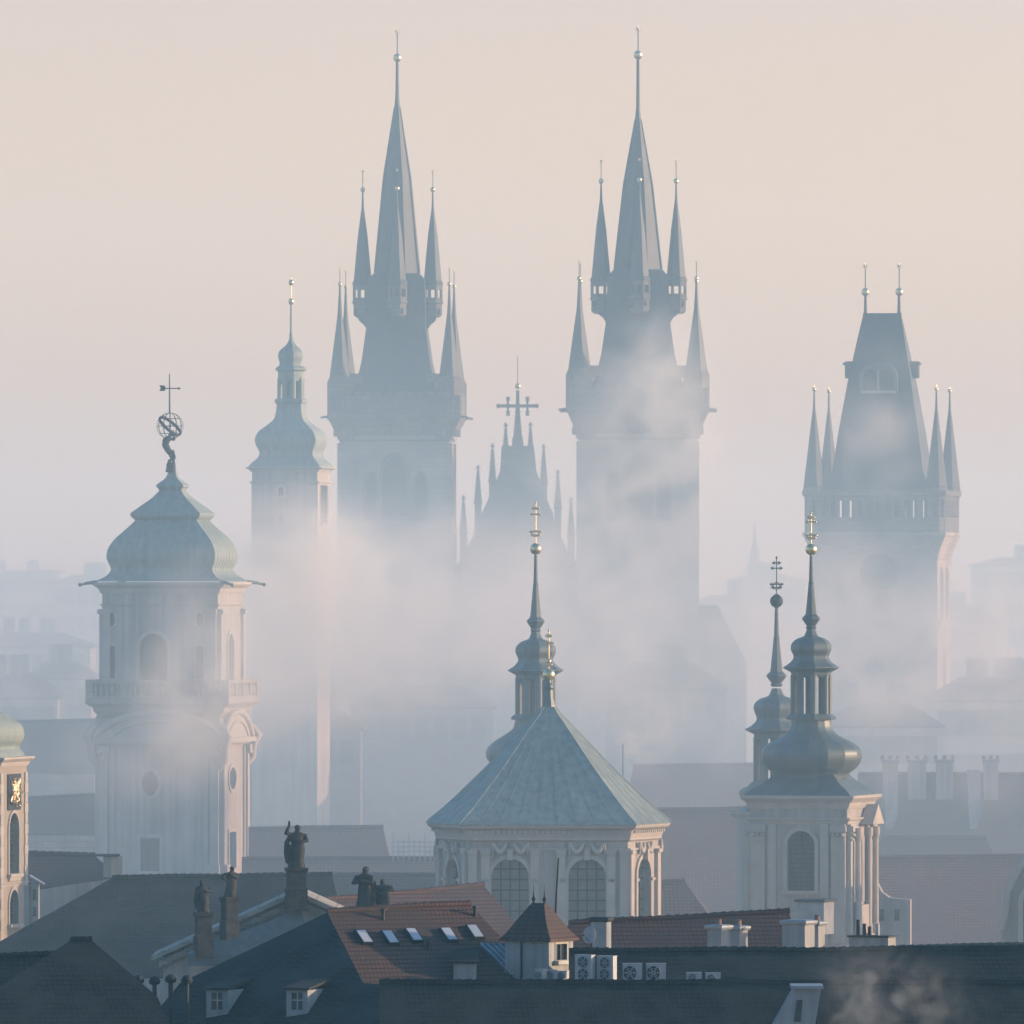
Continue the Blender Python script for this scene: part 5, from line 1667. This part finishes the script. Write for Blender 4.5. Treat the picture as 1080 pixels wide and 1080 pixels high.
mb = MB(); mb.tube([(0, 0, 0), (0, 0.1, -0.3), (0, 0.15, -2.2)], 0.04, 0, 6); mb.tube([(0, -0.1, -0.3), (0, -0.55, 0.0)], 0.02, 0, 5); mb.box((0, -0.55, 0.0), (0.07, 0.1, 0.07)); mb.build('mount', 'iron', sd_)
ms = MB(); a = P(586, 962, 458); b = P(589, 905, 458)
ms.tube([Vector((0, 0, -6)), Vector((0, 0, 0)), b - a], [0.05, 0.05, 0.035], 0, 6)
tag(ms.build('mast', 'iron', None, a), 'thin leaning dark mast rising behind the small turret', 'mast')
ms = MB(); a = P(657, 820, 700)
ms.tube([Vector((0, 0, -8)), (P(657, 785, 700) - a)], 0.05, 0, 6)
tag(ms.build('mast', 'iron', None, a), 'thin straight pole in the mist right of the copper roof', 'mast')

# ------------------------------------------------------------------ haze, mist and smoke
def volume_mat(name, density, color, aniso=0.0, build=None, absorb=(1, 1, 1)):
    m = bpy.data.materials.new(name)
    m.use_nodes = True
    t = m.node_tree
    t.nodes.clear()
    out = N(t, 'ShaderNodeOutputMaterial')
    pv = N(t, 'ShaderNodeVolumePrincipled')
    pv.inputs['Color'].default_value = (*color, 1)
    pv.inputs['Absorption Color'].default_value = (*absorb, 1)
    pv.inputs['Anisotropy'].default_value = aniso
    pv.inputs['Density'].default_value = density
    pv.inputs['Density Attribute'].default_value = ''
    t.links.new(pv.outputs[0], out.inputs['Volume'])
    if build:
        t.links.new(build(t), pv.inputs['Density'])
    return m

def math_(t, op, a, b=None, c=None):
    n = N(t, 'ShaderNodeMath', operation=op)
    for i, v in enumerate((a, b, c)):
        if v is None: continue
        if isinstance(v, (int, float)): n.inputs[i].default_value = v
        else: t.links.new(v, n.inputs[i])
    return n.outputs[0]

def mapr(t, v, a, b, c, d, smooth=True):
    n = N(t, 'ShaderNodeMapRange')
    n.interpolation_type = 'SMOOTHSTEP' if smooth else 'LINEAR'
    t.links.new(v, n.inputs[0])
    for i, x in enumerate((a, b, c, d)):
        n.inputs[i + 1].default_value = x
    return n.outputs[0]

HAZE = 0.00015
hz = MB(); hz.box((0, 3940, 46), (7800, 8000, 94))
MT['haze'] = volume_mat('haze_air', HAZE, (0.34, 0.74, 1.0), 0.0)
tag(hz.build('haze', 'haze'), kind='stuff')

MIST = 0.0040
def mist_density(t):
    tc = N(t, 'ShaderNodeTexCoord')
    sp = N(t, 'ShaderNodeSeparateXYZ'); t.links.new(tc.outputs['Object'], sp.inputs[0])
    n = N(t, 'ShaderNodeTexNoise'); n.inputs['Scale'].default_value = 0.022; n.inputs['Detail'].default_value = 3.0; n.inputs['Roughness'].default_value = 0.5
    t.links.new(tc.outputs['Object'], n.inputs['Vector'])
    hgt = math_(t, 'MULTIPLY', mapr(t, sp.outputs[2], 18, 62, 1.0, 0.23), mapr(t, sp.outputs[2], 4, 34, 0.55, 1.0))
    near = mapr(t, sp.outputs[1], 425, 660, 0.0, 1.0)
    side = math_(t, 'MULTIPLY', mapr(t, sp.outputs[0], -280, -180, 0, 1), mapr(t, sp.outputs[0], 500, 700, 1, 0))
    top = mapr(t, sp.outputs[2], 84, 90.5, 1, 0)
    nn = mapr(t, n.outputs['Fac'], 0.3, 0.7, 0.55, 1.45, False)
    v = math_(t, 'MULTIPLY', hgt, near)
    v = math_(t, 'MULTIPLY', v, math_(t, 'MULTIPLY', side, top))
    v = math_(t, 'MULTIPLY', v, nn)
    return math_(t, 'MULTIPLY', v, MIST)
MT['mist'] = volume_mat('valley_mist', 0, (0.62, 0.86, 1.0), 0.0, mist_density)
mi = MB(); mi.box((210, 990, 45.7), (980, 1120, 91))
tag(mi.build('mist', 'mist'), kind='stuff')

def plume(px, row, d, rx, rz_, ry, dens, seed, name='smoke_plume', color=(0.99, 0.965, 0.90), slant=0.0):
    """a drifting cloud of chimney steam: ragged density inside an ellipsoid"""
    def dens_nodes(t):
        tc = N(t, 'ShaderNodeTexCoord')
        vl = N(t, 'ShaderNodeVectorMath', operation='LENGTH'); t.links.new(tc.outputs['Object'], vl.inputs[0])
        ad = N(t, 'ShaderNodeVectorMath', operation='MULTIPLY'); t.links.new(tc.outputs['Object'], ad.inputs[0]); ad.inputs[1].default_value = (rx / 10, ry / 10, rz_ / 10)
        n = N(t, 'ShaderNodeTexNoise', noise_dimensions='4D'); n.inputs['W'].default_value = seed * 3.7
        n.inputs['Scale'].default_value = 1.7 if rx > 4.5 else 9.0; n.inputs['Detail'].default_value = 5.0; n.inputs['Distortion'].default_value = 1.1
        t.links.new(ad.outputs[0], n.inputs['Vector'])
        fall = mapr(t, vl.outputs['Value'], 0.15, 1.0, 1.0, 0.0)
        nn = mapr(t, n.outputs['Fac'], 0.42, 0.62, 0.0, 1.7, False)
        return math_(t, 'MULTIPLY', math_(t, 'MULTIPLY', fall, nn), dens)
    m = volume_mat('smoke', 0, color, 0.0, dens_nodes, (0, 0, 0))
    mb = MB(); mb.ball((0, 0, 0), 1.0, 0, 24)
    o = mb.build(name, m, None, P(px, row, d))
    o.scale = (rx, ry, rz_)
    o.rotation_euler.y = slant
    return tag(o, kind='stuff')

# drifting plumes: (column, row, distance, half width, half height, half depth in m, density)
for k, (px, row, d, rx, rz_, ry, de) in enumerate((
        (705, 375, 950, 7, 6, 6, 0.085), (690, 440, 955, 10, 8, 9, 0.07), (665, 540, 950, 15, 12, 10, 0.06),
        (440, 612, 940, 20, 9, 10, 0.07), (325, 640, 795, 15, 10, 12, 0.12), (313, 625, 805, 7.5, 10, 8, 0.28), (300, 690, 770, 15, 9, 12, 0.09),
        (430, 672, 770, 19, 8, 10, 0.07), (640, 700, 790, 17, 8, 10, 0.06), (238, 690, 672, 7, 8, 6, 0.12),
        (205, 745, 660, 6, 6, 5, 0.12), (150, 800, 662, 7, 4.5, 5, 0.07), (925, 445, 890, 7, 8, 7, 0.065),
        (890, 640, 870, 13, 8, 7, 0.06), (930, 690, 840, 13, 7, 8, 0.08), (680, 775, 690, 3.2, 3.4, 3.5, 0.18),
        (920, 748, 700, 6, 3, 3, 0.12), (560, 640, 900, 24, 10, 10, 0.07), (50, 690, 850, 14, 9, 10, 0.08),
        (1050, 690, 880, 14, 10, 10, 0.09), (820, 670, 820, 10, 8, 8, 0.07), (750, 760, 700, 8, 5, 6, 0.06), (990, 806, 700, 10, 4.5, 5, 0.06))):
    plume(px, row, d, rx, rz_, ry, de, k + 1)
plume(945, 1044, 412, 4.2, 2.2, 1.6, 0.10, 31, slant=0.4)
plume(900, 1070, 412, 1.7, 1.8, 1.2, 0.11, 32, slant=0.6)
